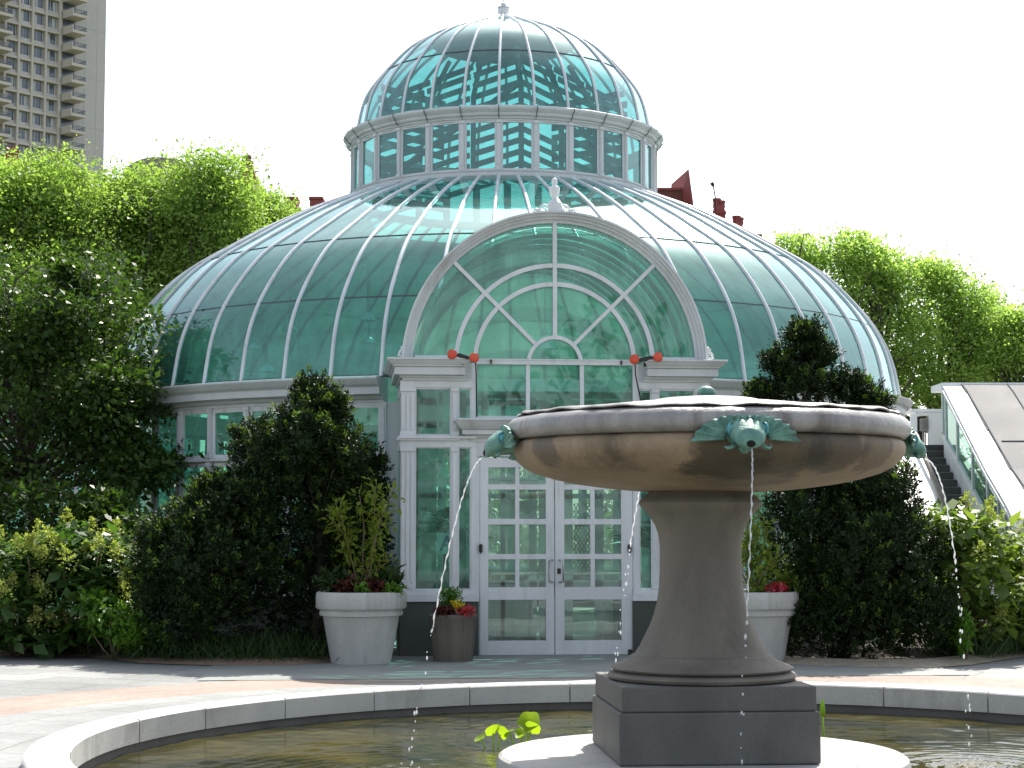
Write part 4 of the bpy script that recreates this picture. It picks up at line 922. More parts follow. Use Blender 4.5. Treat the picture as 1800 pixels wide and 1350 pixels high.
hydrangea('sunlit hydrangea with pale flower spikes at the left edge of the photo', gnd(30, 22.4), [E(20, 1010, 22.4, 75, 55, .6), E(30, 1115, 22.3, 95, 34, .5), E(60, 980, 22.6, 50, 40, .5), E(10, 1070, 22.2, 80, 45, .6)], 1500, M['hydr'], 20, HG)
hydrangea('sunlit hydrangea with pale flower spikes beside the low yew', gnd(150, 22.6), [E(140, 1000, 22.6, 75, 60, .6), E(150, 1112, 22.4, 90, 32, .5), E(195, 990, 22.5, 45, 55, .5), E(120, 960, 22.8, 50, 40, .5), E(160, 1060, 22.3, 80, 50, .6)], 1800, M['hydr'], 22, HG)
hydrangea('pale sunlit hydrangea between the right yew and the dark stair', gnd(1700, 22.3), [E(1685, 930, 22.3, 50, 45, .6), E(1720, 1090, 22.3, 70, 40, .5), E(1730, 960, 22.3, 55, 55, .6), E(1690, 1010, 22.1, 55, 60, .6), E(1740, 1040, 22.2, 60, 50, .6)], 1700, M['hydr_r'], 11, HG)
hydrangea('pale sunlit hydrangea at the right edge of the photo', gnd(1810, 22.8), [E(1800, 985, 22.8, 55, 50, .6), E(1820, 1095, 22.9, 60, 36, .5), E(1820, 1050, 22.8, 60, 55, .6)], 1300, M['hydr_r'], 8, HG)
def bush(name, label, base, ells, n, mat, size, aspect=.5, cat='shrub', group=None):
    base = Vector(base); t = thing(name, label, cat, base, group); loc = [(np.array(c) - np.array(base), np.array(r)) for c, r in ells]
    P = np.concatenate([in_ell(c, r, int(n / len(loc)), .35) for c, r in loc]); P = P[P[:, 2] > .02]
    leaves('foliage', P, mat, size, aspect, None, 1., t); mb = MB()
    for c, r in loc:
        for _ in range(3): limb((0, 0, 0), in_ell(c, r, 1, .5)[0], .01, .004, mb, 5)
    mb.build('stem', M['twig'], t, True); return t
bush('leafy_shrub', 'small fresh green shrub at the paving edge below the hydrangeas', gnd(205, 21.9), [E(190, 1085, 21.9, 45, 40, .4), E(240, 1110, 21.8, 45, 36, .4), E(170, 1060, 22, 30, 24, .3)], 2600, M['fresh'], .085)
bush('leafy_shrub', 'small fresh green sprig in front of the right yew', gnd(1690, 21.5), [E(1690, 1110, 21.5, 16, 38, .15)], 380, M['fresh'], .10, .4)
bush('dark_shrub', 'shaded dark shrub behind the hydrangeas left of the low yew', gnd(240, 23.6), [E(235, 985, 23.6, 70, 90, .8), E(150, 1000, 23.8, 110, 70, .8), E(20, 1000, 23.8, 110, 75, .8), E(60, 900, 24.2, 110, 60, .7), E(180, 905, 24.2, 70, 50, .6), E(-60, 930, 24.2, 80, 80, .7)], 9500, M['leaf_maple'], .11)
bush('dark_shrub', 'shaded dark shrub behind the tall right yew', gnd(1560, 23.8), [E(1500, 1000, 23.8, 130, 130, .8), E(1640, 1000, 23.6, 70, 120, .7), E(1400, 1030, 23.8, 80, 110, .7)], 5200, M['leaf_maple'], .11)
def grassclump(name, label, pts, n, L, mat, kind=None, cat='grass'):
    P = np.concatenate([np.array([p]) + rng.normal(size=(n, 3)) * np.array([.22, .22, 0]) for p in pts]); P[:, 2] = .02
    d = rng.normal(size=P.shape) * .75; d[:, 2] = 1
    o = leaves(name, P, mat, L, .045, d, .2); tag(o, label, cat, None, kind); return o
grassclump('ground_cover', 'low dark grassy ground cover along the front of the left bed', [gnd(px, D + q) for px, D in ((20, 22.9), (70, 22.8), (120, 22.7), (270, 22.0), (310, 21.8), (350, 21.7), (400, 21.65), (440, 21.6), (480, 21.6), (520, 21.6), (570, 21.9)) for q in (.1, .45, .8)], 620, .23, M['grass'], 'stuff', 'ground cover')
grassclump('ground_cover', 'low grey green grass along the front of the right bed', [gnd(px, D + q) for px, D in ((1700, 22.3), (1730, 22.8), (1760, 23.2), (1800, 23.9), (1850, 24.6)) for q in (.0, .4, .8)], 560, .30, M['grass'], 'stuff', 'ground cover')

# ------------------------------------------------------------------ planters and what grows in them
pot = [(0, 0), (.345, 0), (.35, .02), (.445, .545), (.455, .56), (.485, .565), (.49, .60), (.478, .615), (.478, .625), (.515, .64), (.53, .66), (.53, .80), (.522, .83), (.50, .84), (.475, .835), (.46, .80), (.45, .74), (0, .74)]
def big_pot(label, px, D):
    g = gnd(px, D); o = MB().revolve(pot, 64).build('planter_pot', M['planter'], None, angle=38); o.location = g
    tag(o, label, 'planter', 'large grey planters either side of the door'); s = MB().revolve([(.452, .755), (.3, .79), (0, .80)], 40).build('soil', M['soil'], o, True); return g
gl0 = big_pot('large tapered grey planter left of the glass doors', 636, 21.45)
gr0 = big_pot('large tapered grey planter partly hidden by the fountain pedestal', 1323, 21.55)
def sapling(name, label, base, shoots, mat, n, size, cat='shrub'):
    """leafy shoots: each shoot a list of offsets from the base"""
    t = thing(name, label, cat, base); mb = MB(); P = []; Dv = []
    for sh, dens in shoots:
        pts = [Vector((0, 0, 0))] + [Vector(p) for p in sh]; mb.tube(pts, [max(.003, .011 * (1 - i / len(pts))) for i in range(len(pts))], 6)
        for i in range(len(pts) - 1):
            L = (pts[i + 1] - pts[i]).length; k = int(n * dens * L * (0.15 if i == 0 else 1))
            for _ in range(k):
                q = random.random(); p = pts[i].lerp(pts[i + 1], q); o = Vector(rng.normal(size=3)) * .052; P.append(p + o); Dv.append(o.normalized() + Vector((0, 0, random.uniform(-.5, .6))))
    mb.build('stem', M['twig'], t, True); leaves('foliage', [tuple(p) for p in P], mat, size, .5, [tuple(d) for d in Dv], .6, t); return t
def rel(base, px, py, D=None):
    D = D or (Vector(base) - CAM).dot(FWD); return tuple(atD(px, py, D) - Vector(base))
b0 = gl0 + Vector((0, 0, .78))
sapling('potted_shrub', 'leafy forked green shrub growing out of the left planter', b0,
        [([rel(b0, 618, 985, 21.5), rel(b0, 606, 930, 21.45), rel(b0, 590, 885, 21.4)], 2.2), ([rel(b0, 652, 1000, 21.4), rel(b0, 660, 950, 21.35), rel(b0, 672, 905, 21.3), rel(b0, 690, 868, 21.3)], 1.6),
         ([rel(b0, 655, 960, 21.5), rel(b0, 658, 900, 21.5), rel(b0, 662, 842, 21.5)], 1.3), ([rel(b0, 606, 940, 21.5), rel(b0, 575, 905, 21.5)], .8), ([rel(b0, 640, 925, 21.5), rel(b0, 632, 870, 21.5)], .8), ([rel(b0, 665, 1000, 21.4), rel(b0, 684, 985, 21.4)], 1.)], M['potleaf'], 165, .072)
b1 = gr0 + Vector((0, 0, .78))
sapling('potted_shrub', 'sunlit yellow green shrub growing out of the right planter', b1,
        [([rel(b1, 1318, 985, 21.5), rel(b1, 1326, 940, 21.5), rel(b1, 1340, 922, 21.5)], 2.4), ([rel(b1, 1335, 990, 21.4), rel(b1, 1352, 960, 21.4)], 1.8), ([rel(b1, 1312, 960, 21.6), rel(b1, 1315, 900, 21.6), rel(b1, 1330, 870, 21.6)], 1.5), ([rel(b1, 1340, 1010, 21.3), rel(b1, 1365, 985, 21.3)], 1.8), ([rel(b1, 1300, 1000, 21.4), rel(b1, 1296, 960, 21.4)], 1.5)], M['potleaf_sun'], 240, .07)
def tuft(name, label, c, r, n, mat, size, cat='plant', group=None, aspect=.55):
    o = leaves(name, in_ell((0, 0, 0), r, n, .5), mat, size, aspect, None, .8); o.location = c; tag(o, label, cat, group); return o
tuft('red_coleus', 'dark red foliage at the left side of the left planter', atD(610, 1034, 21.3), (.15, .14, .10), 260, M['redleaf'], .075)
tuft('red_coleus', 'dark red foliage at the right side of the left planter', atD(664, 1034, 21.3), (.14, .14, .09), 240, M['redleaf'], .075)
tuft('fern', 'dark fern at the left rim of the left planter', atD(588, 1024, 21.4), (.16, .14, .14), 300, M['grass'], .11, aspect=.25)
tuft('fern', 'dark fern at the right rim of the left planter', atD(684, 1022, 21.4), (.17, .14, .14), 300, M['grass'], .11, aspect=.25)
tuft('trailing_plant', 'fresh green trailing plant over the right rim of the left planter', atD(692, 1036, 21.2), (.12, .08, .06), 120, M['fresh'], .06)
tuft('trailing_plant', 'fresh green trailing plant at the middle of the left planter', atD(635, 1036, 21.1), (.10, .06, .06), 90, M['fresh'], .06)
tuft('red_begonia', 'pink red flowers on the rim of the right planter', atD(1364, 1035, 21.3), (.14, .12, .06), 260, M['redflower'], .05)
tuft('fern', 'yellow green fern behind the red flowers of the right planter', atD(1380, 1026, 21.5), (.16, .12, .10), 240, M['potleaf'], .09, aspect=.3)
tuft('yellow_plant', 'bright yellow green plant left of the red flowers', atD(1330, 1040, 21.3), (.12, .10, .05), 180, M['potleaf_sun'], .055)
g = gnd(797, 21.75); o = MB().revolve([(0, 0), (.225, 0), (.235, .02), (.262, .30), (.272, .50), (.285, .515), (.288, .55), (.275, .56), (.255, .55), (.25, .50), (0, .50)], 56).build('flower_pot', M['planter_brown'], None, angle=40)
o.location = g; tag(o, 'small brown ribbed pot of flowers beside the left door', 'planter'); MB().revolve([(.252, .51), (0, .54)], 32).build('soil', M['soil'], o)
c = g + UP * .60
tuft('red_flowers', 'dark red flowers along the rim of the small brown pot', atD(818, 1074, 21.55), (.12, .12, .055), 240, M['redflower'], .045)
tuft('red_coleus', 'dark red leaves at the left of the small brown pot', atD(782, 1074, 21.6), (.14, .14, .05), 260, M['redleaf'], .055)
tuft('yellow_flowers', 'small yellow flowers in the small brown pot', atD(806, 1064, 21.6), (.08, .07, .045), 120, M['yellowflower'], .038)
tuft('pot_greenery', 'feathery green plant at the back of the small brown pot', atD(792, 1050, 21.75), (.15, .13, .13), 520, M['fresh'], .06, aspect=.25)

# ------------------------------------------------------------------ lamps, signs, things at the entrance
def red_lamps(label, x1, y1, x2, y2, px_c, cab):
    t = thing('spotlight', label, 'spotlight', atY((x1 + x2) / 2, (y1 + y2) / 2, FY - .36), 'red spotlights on the entrance'); O = t.location.copy()
    br = MB(); a, b = atY(x1, y1, FY - .36) - O, atY(x2, y2, FY - .36) - O; m_ = (a + b) / 2
    br.bar(a + Vector((.06, .04, .0)), b + Vector((-.06, .04, .0)), .05, .045); br.bar(m_ + Vector((0, .05, 0)), m_ + Vector((0, .10, -.09)), .03, .03, (1, 0, 0)); br.build('bracket', M['black'], t)
    for p in (a, b):
        h = MB(); h.x = Matrix.Translation(p) @ Matrix.Rotation(R(90), 4, 'X') @ Matrix.Rotation(R(-22 if p is a else 18), 4, 'Y'); h.revolve([(0, .056), (.030, .054), (.052, .046), (.062, .035), (.062, .02), (.056, .0), (.035, -.055), (.026, -.07), (0, -.072)], 20)
        h.build('lamp_head', M['red_lamp'], t, True); nk = MB(); nk.tube([p + Vector((0, .05, 0)), p.lerp(m_, .45) + Vector((0, .05, 0))], .022, 8); nk.build('knuckle', M['steel'], t, True)
    cb = MB(); cb.tube([atY(px_c + 0, y2 + 6, FY - .30) - O, atY(px_c + 1, y2 + 30, FY - .12) - O, atY(*cab, FY - .10) - O], .009, 6); cb.build('cable', M['black'], t, True)
red_lamps('pair of red spotlights on the left entablature', 796, 623, 832, 629, 836, (838, 733))
red_lamps('pair of red spotlights on the right entablature', 1116, 632, 1155, 628, 1116, (1128, 712))
# health-grade card with a blue A behind the left sidelight
o = MB(); p, q = atY(768, 974, FY + .14), atY(800, 937, FY + .14); o.box(p.x, q.x, p.y, p.y + .006, p.z, q.z)
sg = o.build('grade_card', M['card']); tag(sg, 'pale card with a blue letter A behind the sidelight left of the doors', 'sign')
tc = bpy.data.curves.new('letter', 'FONT'); tc.body = 'A'; tc.size = .26; tc.extrude = .002; tc.align_x = 'CENTER'; tc.offset = .006
tmp = bpy.data.objects.new('letter', tc); COL.objects.link(tmp); bpy.context.view_layer.update()
me = bpy.data.meshes.new_from_object(tmp.evaluated_get(bpy.context.evaluated_depsgraph_get())); bpy.data.objects.remove(tmp)
me.materials.clear(); me.materials.append(M['blue_ink']); lt = link('letter', me, sg); lt.rotation_euler = (pi / 2, 0, 0); lt.location = ((p.x + q.x) / 2 + .01, p.y - .004, p.z + .045)
# pendant lamps hanging in the dome
ls = MB(); ls.revolve([(.0, .12), (.022, .12), (.03, .10), (.045, .085), (.07, .07), (.10, .03), (.122, 0), (.126, -.012), (.12, -.012), (.11, .0), (.07, .05), (.0, .07)], 24); lsm = ls.mesh('lamp_shade', M['lamp_white'], True); sharp(lsm, 40)
for px, py, D, k, lab in ((445, 612, 26.6, .8, 'leftmost white pendant lamp in the dome'), (469, 652, 26.2, 1., 'white pendant lamp just above the cornice left in the dome'), (509, 580, 27.2, 1., 'white pendant lamp half hidden by a rib'),
                          (646, 562, 27, 1.05, 'upper of two white pendant lamps left of the arch'), (649, 603, 27.6, .95, 'lower of two white pendant lamps left of the arch'), (958, 612, 25.6, 1.5, 'large white pendant lamp seen through the fanlight')):
    p = atD(px, py, D); t = thing('pendant_lamp', lab, 'lamp', p, 'pendant lamps hanging in the dome'); s = link('lamp_shade', lsm, t); s.scale = (k, k, k)
    rad = math.hypot(p.x, p.y); zt = float(np.interp(-rad, -dr_, dz_)) - p.z - .03
    MB().tube([(0, 0, .11 * k), (0, 0, .19 * k)], .022 * k, 10).build('lamp_socket', M['steel'], t, True); MB().tube([(0, 0, .18 * k), (0, 0, max(.3, zt))], .007, 6).build('lamp_rod', M['steel'], t, True)
# palms and a timber box inside
def palm(label, base, h, n=16, L=.8):
    t = thing('indoor_palm', label, 'plant', base, 'palms inside the palm house'); mb = MB(); mb.tube([(0, 0, 0), (.02, 0, h * .5), (0, 0, h)], [.05, .04, .03], 8); mb.build('stem', M['bark'], t, True); P = []; Dv = []
    for i in range(n):
        a = i * 2.4; e = random.uniform(.2, 1.2); d = Vector((cos(a) * cos(e), sin(a) * cos(e), sin(e)))
        for j in range(26):
            q = j / 26; c = Vector((0, 0, h)) + d * L * q - UP * .45 * q * q * L; sd = d.cross(UP).normalized()
            for s in (-1, 1): P.append(tuple(c)); Dv.append(tuple(sd * s + d * .9 - UP * .5))
    leaves('fronds', P, M['palm'], .30 * L / .8, .10, Dv, .3, t)
palm('dark palm behind the left sidelight', atZ(782, 1110, .02) * 0 + Vector((-1.32, -6.7, .02)), 1.55, 16, .5)
palm('dark palm behind the right sidelight', Vector((1.38, -6.7, .02)), 1.3, 14, .5)
p = atY(1062, 1124, FY + .5); w = atY(1089, 1124, FY + .5).x - p.x; p.z = max(.02, p.z)
b = MB(); b.frus(-w / 2, w / 2, 0, .24, .0, .20, .012, .012); b.box(-w / 2 - .02, w / 2 + .02, -.02, 0, .17, .21); b.box(-w / 2 - .02, w / 2 + .02, .24, .26, .17, .21); b.box(-w / 2, w / 2, -.012, 0, .05, .075)
o = b.build('wooden_box', surf('dark_timber', (.05, .025, .018), (.08, .042, .03), 5, .6), None, bevel=.004); o.location = (p.x + w / 2, p.y, .02); tag(o, 'dark brown wooden box standing inside the right glass door', 'box')
# ------------------------------------------------------------------ water plants
def leafdisc(mb, c, r, tilt, az, cup=.25, n=20, fold=0.):
    c = Vector(c); ax = Vector((cos(az), sin(az), 0)); nrm = Vector((sin(tilt) * cos(az), sin(tilt) * sin(az), cos(tilt))); u = nrm.cross(UP); u = u.normalized() if u.length > .01 else Vector((1, 0, 0)); w = nrm.cross(u)
    vs = [c - nrm * r * cup]; 
    for j in (1, 2):
        for k in range(n):
            a = 2 * pi * k / n; rr = r * j / 2 * (1 + .06 * sin(5 * a) * (j == 2)); vs.append(c + (u * cos(a) + w * sin(a)) * rr + nrm * r * (cup * (j * j / 4 - 1) + fold * abs(cos(a)) * j / 2))
    mb.add(vs, [(0, 1 + k, 1 + (k + 1) % n) for k in range(n)] + [(1 + k, 1 + n + k, 1 + n + (k + 1) % n, 1 + (k + 1) % n) for k in range(n)])
def lotus(label, base, lv):
    t = thing('lotus_plant', label, 'water plant', base); st = MB()
    for p, r, tilt, az, cup, fold in lv:
        q = Vector(p) - Vector(base); m_ = MB(); leafdisc(m_, q, r, tilt, az, cup, 20, fold); m_.build('leaf', M['lotus'], t, True)
        st.tube([(q.x * .3, q.y * .3, -.06), (q.x * .8, q.y * .8, q.z * .5), q], .006, 6)
    st.build('stem', M['lotus'], t, True)
Dl = 14.3
def W(px, py): p = atD(px, py, Dl); return p
lb = atZ(868, 1312, -.15); 
lotus('small lotus plant with folded yellow green leaves left of the fountain base', lb, [(W(868, 1284), .068, .7, 2.6, .4, .5), (W(880, 1288), .062, 1.1, .6, .3, .5), (W(845, 1297), .055, .5, 3.4, .2, .2)])
lb2 = atZ(912, 1302, -.15)
lotus('taller lotus plant with a rounded green leaf beside the fountain base', lb2, [(W(930, 1268), .09, .9, -1.9, .25, .15), (W(934, 1280), .072, .7, .3, .5, .6), (W(918, 1289), .06, .6, 3.6, .4, .5), (W(896, 1285), .04, .3, 3.2, .1, .1)])
for px, py, r, lab in ((812, 1316, .10, 'pale lily pad floating farthest left of the lotus'), (835, 1319, .09, 'pale lily pad floating between its two neighbours'), (858, 1313, .10, 'pale lily pad floating under the folded lotus leaves')):
    c = atZ(px, py, -.143); m_ = MB(); n = 24; m_.add([(0, 0, 0)] + [(r * cos(a), r * sin(a), .004 + .004 * sin(3 * a)) for a in np.linspace(.15, 2 * pi - .15, n)], [(0, i + 1, i + 2) for i in range(n - 1)])
    o = m_.build('lily_pad', M['hydr_r'], None, True); o.location = c; md = o.modifiers.new('t', 'SOLIDIFY'); md.thickness = .004; tag(o, lab, 'lily pad', 'lily pads left of the fountain base')
bp = atZ(1447, 1290, -.15); bp = atD(1447, 1290, 14.7); bp.z = -.15
t = thing('lotus_bud', 'upright lotus bud on a thin stalk right of the plinth', 'water plant', bp); MB().tube([(0, 0, -.05), (.005, 0, .08), atD(1446, 1258, 14.7) - bp], .007, 6).build('stem', M['lotus'], t, True)
zb = (atD(1446, 1258, 14.7) - bp).z; m_ = MB(); m_.revolve([(0, -.01), (.012, 0), (.022, .03), (.020, .07), (.010, .115), (0, .135)], 10, atD(1446, 1258, 14.7) - bp); m_.build('bud', M['lotus'], t, True)

# ------------------------------------------------------------------ sloping greenhouse with the roof stair, right
def ext(name, label, cat): return thing(name, label, cat, gnd(1700, 33))
G = ext('sloping_greenhouse', 'low greenhouse with white sloping edge and grey shaded roof right of the palm house', 'greenhouse'); GO = G.location.copy()
XW = 8.52          # the end wall runs straight away from the camera at this offset to the right of it
def at_end(px, py): D = XW * FOC / (px - 900) * (cos(PITCH) + (py - 675) / FOC * sin(PITCH)) ; return atD(px, py, D)
edge = [(1657, 677), (1664, 690), (1698, 757), (1733, 826), (1758, 868), (1772, 893), (1780, 912), (1784, 932)]
E_ = [at_end(*p) - GO for p in edge]
basef = [at_end(1658, 764) - GO, at_end(1690, 823) - GO, at_end(1725, 890) - GO, at_end(1745, 928) - GO, at_end(1760, 955) - GO]
Lr = RGT * 9.0
wt = MB()      # white coping band along the sloping edge
for i in range(len(E_) - 1):
    a, b = E_[i], E_[i + 1]; wd = RGT * (.36 + .03 * i); th = UP * .07
    wt.add([a, b, b + wd, a + wd, a - th, b - th, b + wd - th, a + wd - th], [(0, 3, 2, 1), (4, 5, 6, 7), (0, 1, 5, 4), (1, 2, 6, 5), (2, 3, 7, 6), (3, 0, 4, 7)])
wt.build('roof_edge', M['white_panel'], G)
gr = MB(); rows = 3
for i in range(len(E_) - 1):
    a, b = E_[i] + RGT * (.363 + .03 * i) + UP * .02, E_[i + 1] + RGT * (.363 + .03 * i) + UP * .02
    for k in range(6): gr.add([a + Lr * (k / 6) + RGT * .008, b + Lr * (k / 6) + RGT * .008, b + Lr * ((k + 1) / 6) - RGT * .008, a + Lr * ((k + 1) / 6) - RGT * .008], [(0, 1, 2, 3)])
o = gr.build('shade_roof', M['slate'], G); md = o.modifiers.new('t', 'SOLIDIFY'); md.thickness = .03
sm = MB()
for k in (0, .9, 1.8, 3.2, 5.): sm.tube([e + RGT * (.375 + .03 * j + k) + UP * .03 for j, e in enumerate(E_)], .012, 5)
for f in (.33, .66):
    i = f * (len(E_) - 1); e = E_[int(i)].lerp(E_[int(i) + 1], i % 1); sm.tube([e + RGT * .55 + UP * .03, e + RGT * 9.9 + UP * .03], .012, 5)
sm.build('roof_seam', M['dark_line'], G)
tp = MB(); a = E_[0]; tp.add([a + UP * .05, a + RGT * 10 + UP * .05, a + RGT * 10 + FWD * 1 + UP * .05, a + FWD * 1 + UP * .05, a - UP * .08 - FWD * .05, a + RGT * 10 - UP * .08 - FWD * .05, a + RGT * 10 + FWD * 1 - UP * .08, a + FWD * 1 - UP * .08], [(0, 1, 2, 3), (7, 6, 5, 4), (0, 4, 5, 1), (1, 5, 6, 2), (2, 6, 7, 3), (3, 7, 4, 0)]); tp.build('ridge', M['white_panel'], G)
# end wall: sloping window strip
wl = MB(); wg = MB(); cur = []
def edge_at(q):   # point under the sloping edge at depth fraction
    i = q * (len(E_) - 1); return E_[min(len(E_) - 2, int(i))].lerp(E_[min(len(E_) - 1, int(i) + 1)], i - min(len(E_) - 2, int(i)))
N_ = 9
def base_z(p): d = p.dot(FWD); ds = [q.dot(FWD) for q in basef]; zs = [q.z for q in basef]; return float(np.interp(-d, [-x for x in ds], zs))
for k in range(N_ + 1):
    p = edge_at(k / N_); z = min(base_z(p), p.z - .15); wl.bar((p.x, p.y, z), (p.x, p.y, p.z - .06), .05, .06, tuple(FWD))
for k in range(N_):
    p, q = edge_at(k / N_), edge_at((k + 1) / N_); zp, zq = min(base_z(p), p.z - .15), min(base_z(q), q.z - .15)
    wg.add([(p.x, p.y, zp), (q.x, q.y, zq), (q.x, q.y, q.z - .06), (p.x, p.y, p.z - .06)], [(0, 1, 2, 3)]); wl.bar((p.x, p.y, zp), (q.x, q.y, zq), .07, .09); wl.bar((p.x, p.y, p.z - .09), (q.x, q.y, q.z - .09), .06, .06)
    wl.add([(p.x, p.y, zp), (q.x, q.y, zq), (q.x, q.y, -.1), (p.x, p.y, -.1)], [(0, 1, 2, 3)])
wl.build('end_frame', M['paint'], G); wg.build('end_window', M['glass'], G)
fg = MB(); e = E_[-1]
for k in range(4): fg.bar((e + RGT * k * .9), (e + RGT * k * .9) - UP * 1.7, .05, .06, tuple(FWD))
fg.bar(e, e + RGT * 6, .08, .08); fg.build('front_frame', M['paint'], G)
f2 = MB(); f2.add([e, e + RGT * 6, e + RGT * 6 - UP * 1.7, e - UP * 1.7], [(0, 1, 2, 3)]); f2.build('front_glass', M['glass'], G)
# the roof stair and the white slope left of it
S = thing('roof_stair', 'dark steel stair climbing the roof beside the sloping greenhouse', 'stairs', gnd(1640, 34)); SO = S.location.copy()
lo_l, hi_l = atD(1668, 905, 33.8) - SO, atD(1618, 788, 36.4) - SO; wdt = RGT * .56
st = MB()
for s, off in ((0, 0), (1, 1)):
    a, b = lo_l + wdt * off, hi_l + wdt * off; st.bar(a, b, .06, .16)
st.build('stringer', M['stair_dark'], S); tr_ = MB(); ed = MB()
for k in range(9):
    p = lo_l.lerp(hi_l, (k + .3) / 9); tr_.bar(p + RGT * .03 + UP * .02, p + wdt - RGT * .03 + UP * .02, .24, .03); tr_.add([p + RGT * .03 + FWD * .11 + UP * .03, p + wdt - RGT * .03 + FWD * .11 + UP * .03, p + wdt - RGT * .03 + FWD * .12 + UP * .17, p + RGT * .03 + FWD * .12 + UP * .17], [(0, 1, 2, 3)])
    ed.bar(p + RGT * .05 - FWD * .12 + UP * .036, p + wdt - RGT * .05 - FWD * .12 + UP * .036, .02, .012)  # paler strips paint the light along the tread fronts
tr_.build('tread', M['stair_dark'], S); ed.build('tread_lit_edge', M['rail_lit_edge'], S)
hr = MB(); a, b = lo_l - RGT * .07 + UP * .10, atD(1612, 765, 36.3) - SO; hr.tube([a, b, b + UP * .05 + FWD * .2], .035, 8); a2, b2 = lo_l + wdt + RGT * .10 + UP * .14, atD(1659, 762, 36.3) - SO; hr.tube([a2, b2], .07, 8); hr.build('handrail', M['rail_lit_edge'], S, True)
Wd = thing('white_roof', 'white sloping roof panel and cabin behind the right end of the bowl', 'roof', gnd(1600, 35)); WO = Wd.location.copy()
sl_ = MB(); a, b, c, d = atD(1560, 790, 36.2), atD(1615, 790, 36.2), atD(1664, 905, 33.7), atD(1560, 905, 33.7)
sl_.add([p - WO for p in (a, b, c, d)] + [p - WO - UP * .12 for p in (a, b, c, d)], [(0, 3, 2, 1), (4, 5, 6, 7), (0, 1, 5, 4), (1, 2, 6, 5), (2, 3, 7, 6), (3, 0, 4, 7)]); sl_.build('slope', M['white_panel'], Wd)
pl = MB(); a = atD(1560, 789, 36.3) - WO; pl.box(a.x, a.x + 1.35, a.y, a.y + 2.2, a.z - .2, a.z + .01); pl.build('platform', M['white_panel'], Wd)
cbn = MB(); p0, p1 = atD(1612, 785, 37.5) - WO, atD(1664, 724, 37.5) - WO
d0, d1 = atD(1613, 785, 37.5) - WO, atD(1632, 731, 37.5) - WO; y = p0.y
cbn.box(d1.x, p1.x + .3, y, y + .06, p0.z - .3, p1.z); cbn.box(p0.x - .12, d0.x, y, y + .06, p0.z - .3, p1.z - .05); cbn.frus(p0.x - .14, p1.x + .3, y - .03, y + 1.0, p1.z + .001, p1.z + .06, 0, 0); cbn.box(d0.x, d1.x, y + .002, y + .058, d1.z, p1.z - .002); cbn.box(p1.x + .24, p1.x + .3, y + .061, y + .9, p0.z - .3, p1.z)
cbn.build('cabin', M['white_panel'], Wd); dk = MB(); dk.box(d0.x, d1.x, y + .25, y + .28, p0.z - .3, d1.z); dk.build('doorway_shade', M['black'], Wd)  # black sheet painted in for the shade inside the opening
bx = MB(); q0, q1 = atD(1622, 757, 37.4) - WO, atD(1632, 735, 37.4) - WO; bx.box(q0.x, q1.x + .02, y - .06, y + .12, q0.z, q1.z); bx.tube([(q0.x + .06, y + .05, q0.z), (q0.x + .06, y + .05, p0.z)], .02, 6); bx.tube([(q0.x + .11, y + .05, q0.z), (q0.x + .11, y + .05, p0.z)], .015, 6); bx.build('switch_box', M['steel'], Wd)
# glass wing glimpsed behind the maple, left
Lw = thing('glass_wing', 'low glass wing glimpsed between the trunks behind the maple on the left', 'greenhouse', gnd(60, 34)); LO = Lw.location.copy(); fw = MB(); gw = MB()
for k in range(12):
    p = gnd(-160 + k * 42, 34) - LO; fw.bar(p, p + UP * 3.2, .09, .09, tuple(FWD))
p, q = gnd(-160, 34) - LO, gnd(302, 34) - LO
for z in (.05, .8, 2.2, 3.2): fw.bar(p + UP * z, q + UP * z, .1, .09)
gw.add([p, q, q + UP * 3.2, p + UP * 3.2], [(0, 1, 2, 3)]); gw.add([p + UP * 3.2, q + UP * 3.2, q + UP * 4.2 + FWD * 3, p + UP * 4.2 + FWD * 3], [(0, 1, 2, 3)]); fw.build('frame', M['paint'], Lw); gw.build('glazing', M['glass'], Lw)
bkw = MB(); bkw.add([p + FWD * 3, q + FWD * 3, q + FWD * 3 + UP * 4.2, p + FWD * 3 + UP * 4.2], [(0, 1, 2, 3)]); bkw.build('rear_wall', M['white_panel'], Lw)

# ------------------------------------------------------------------ apartment tower far behind, left
DT = 290.; TB = atD(-30, 925, DT); TB.z = 0
T = thing('apartment_tower', 'beige concrete apartment tower with stacked balconies rising behind the trees', 'tower', TB)
U = (RGT * .657 + FWD * .754).normalized(); Nn = (RGT * .754 - FWD * .657).normalized(); ang = math.atan2(U.y, U.x)
T.rotation_euler = (0, 0, ang)      # local x along the face, local -y towards the viewer
FH = 2.82; Z0 = 50.; ZT = 104.; KF = [(Z0 + i * FH) for i in range(int((ZT - Z0) / FH))]
bd = MB(); bd.box(-14, 12.9, .5, 22, 0, ZT); bd.build('body', M['tower'], T)
be = MB(); be.box(12.9, 21.9, .0, 22, 0, ZT + 2); be.build('end_block', M['tower_grey'], T)
cols = (3.3, 5.9, 8.5, 11.1); gr_ = MB()
for x in [c - 1.3 for c in cols] + [12.5]: gr_.box(x - .2, x + .2, -.28, .5, 40, ZT)
for z in KF: gr_.box(-14, 12.85, -.2, .5, z - .2, z + .2)
gr_.build('grid_frame', M['tower'], T)
sp = MB()
for z in KF: sp.box(-14, 12.85, .14, .48, z + .2, z + .78)
sp.build('spandrel', M['tower_grey'], T)
wmesh = MB(); wmesh.box(-.88, .88, .38, .45, .8, 2.5); wmesh = wmesh.mesh('window', M['tower_glass'])
cmesh = MB(); cmesh.box(-.82, -.30, .33, .37, .85, 2.45); cmesh = cmesh.mesh('curtain', M['curtain'])
fmesh = MB()
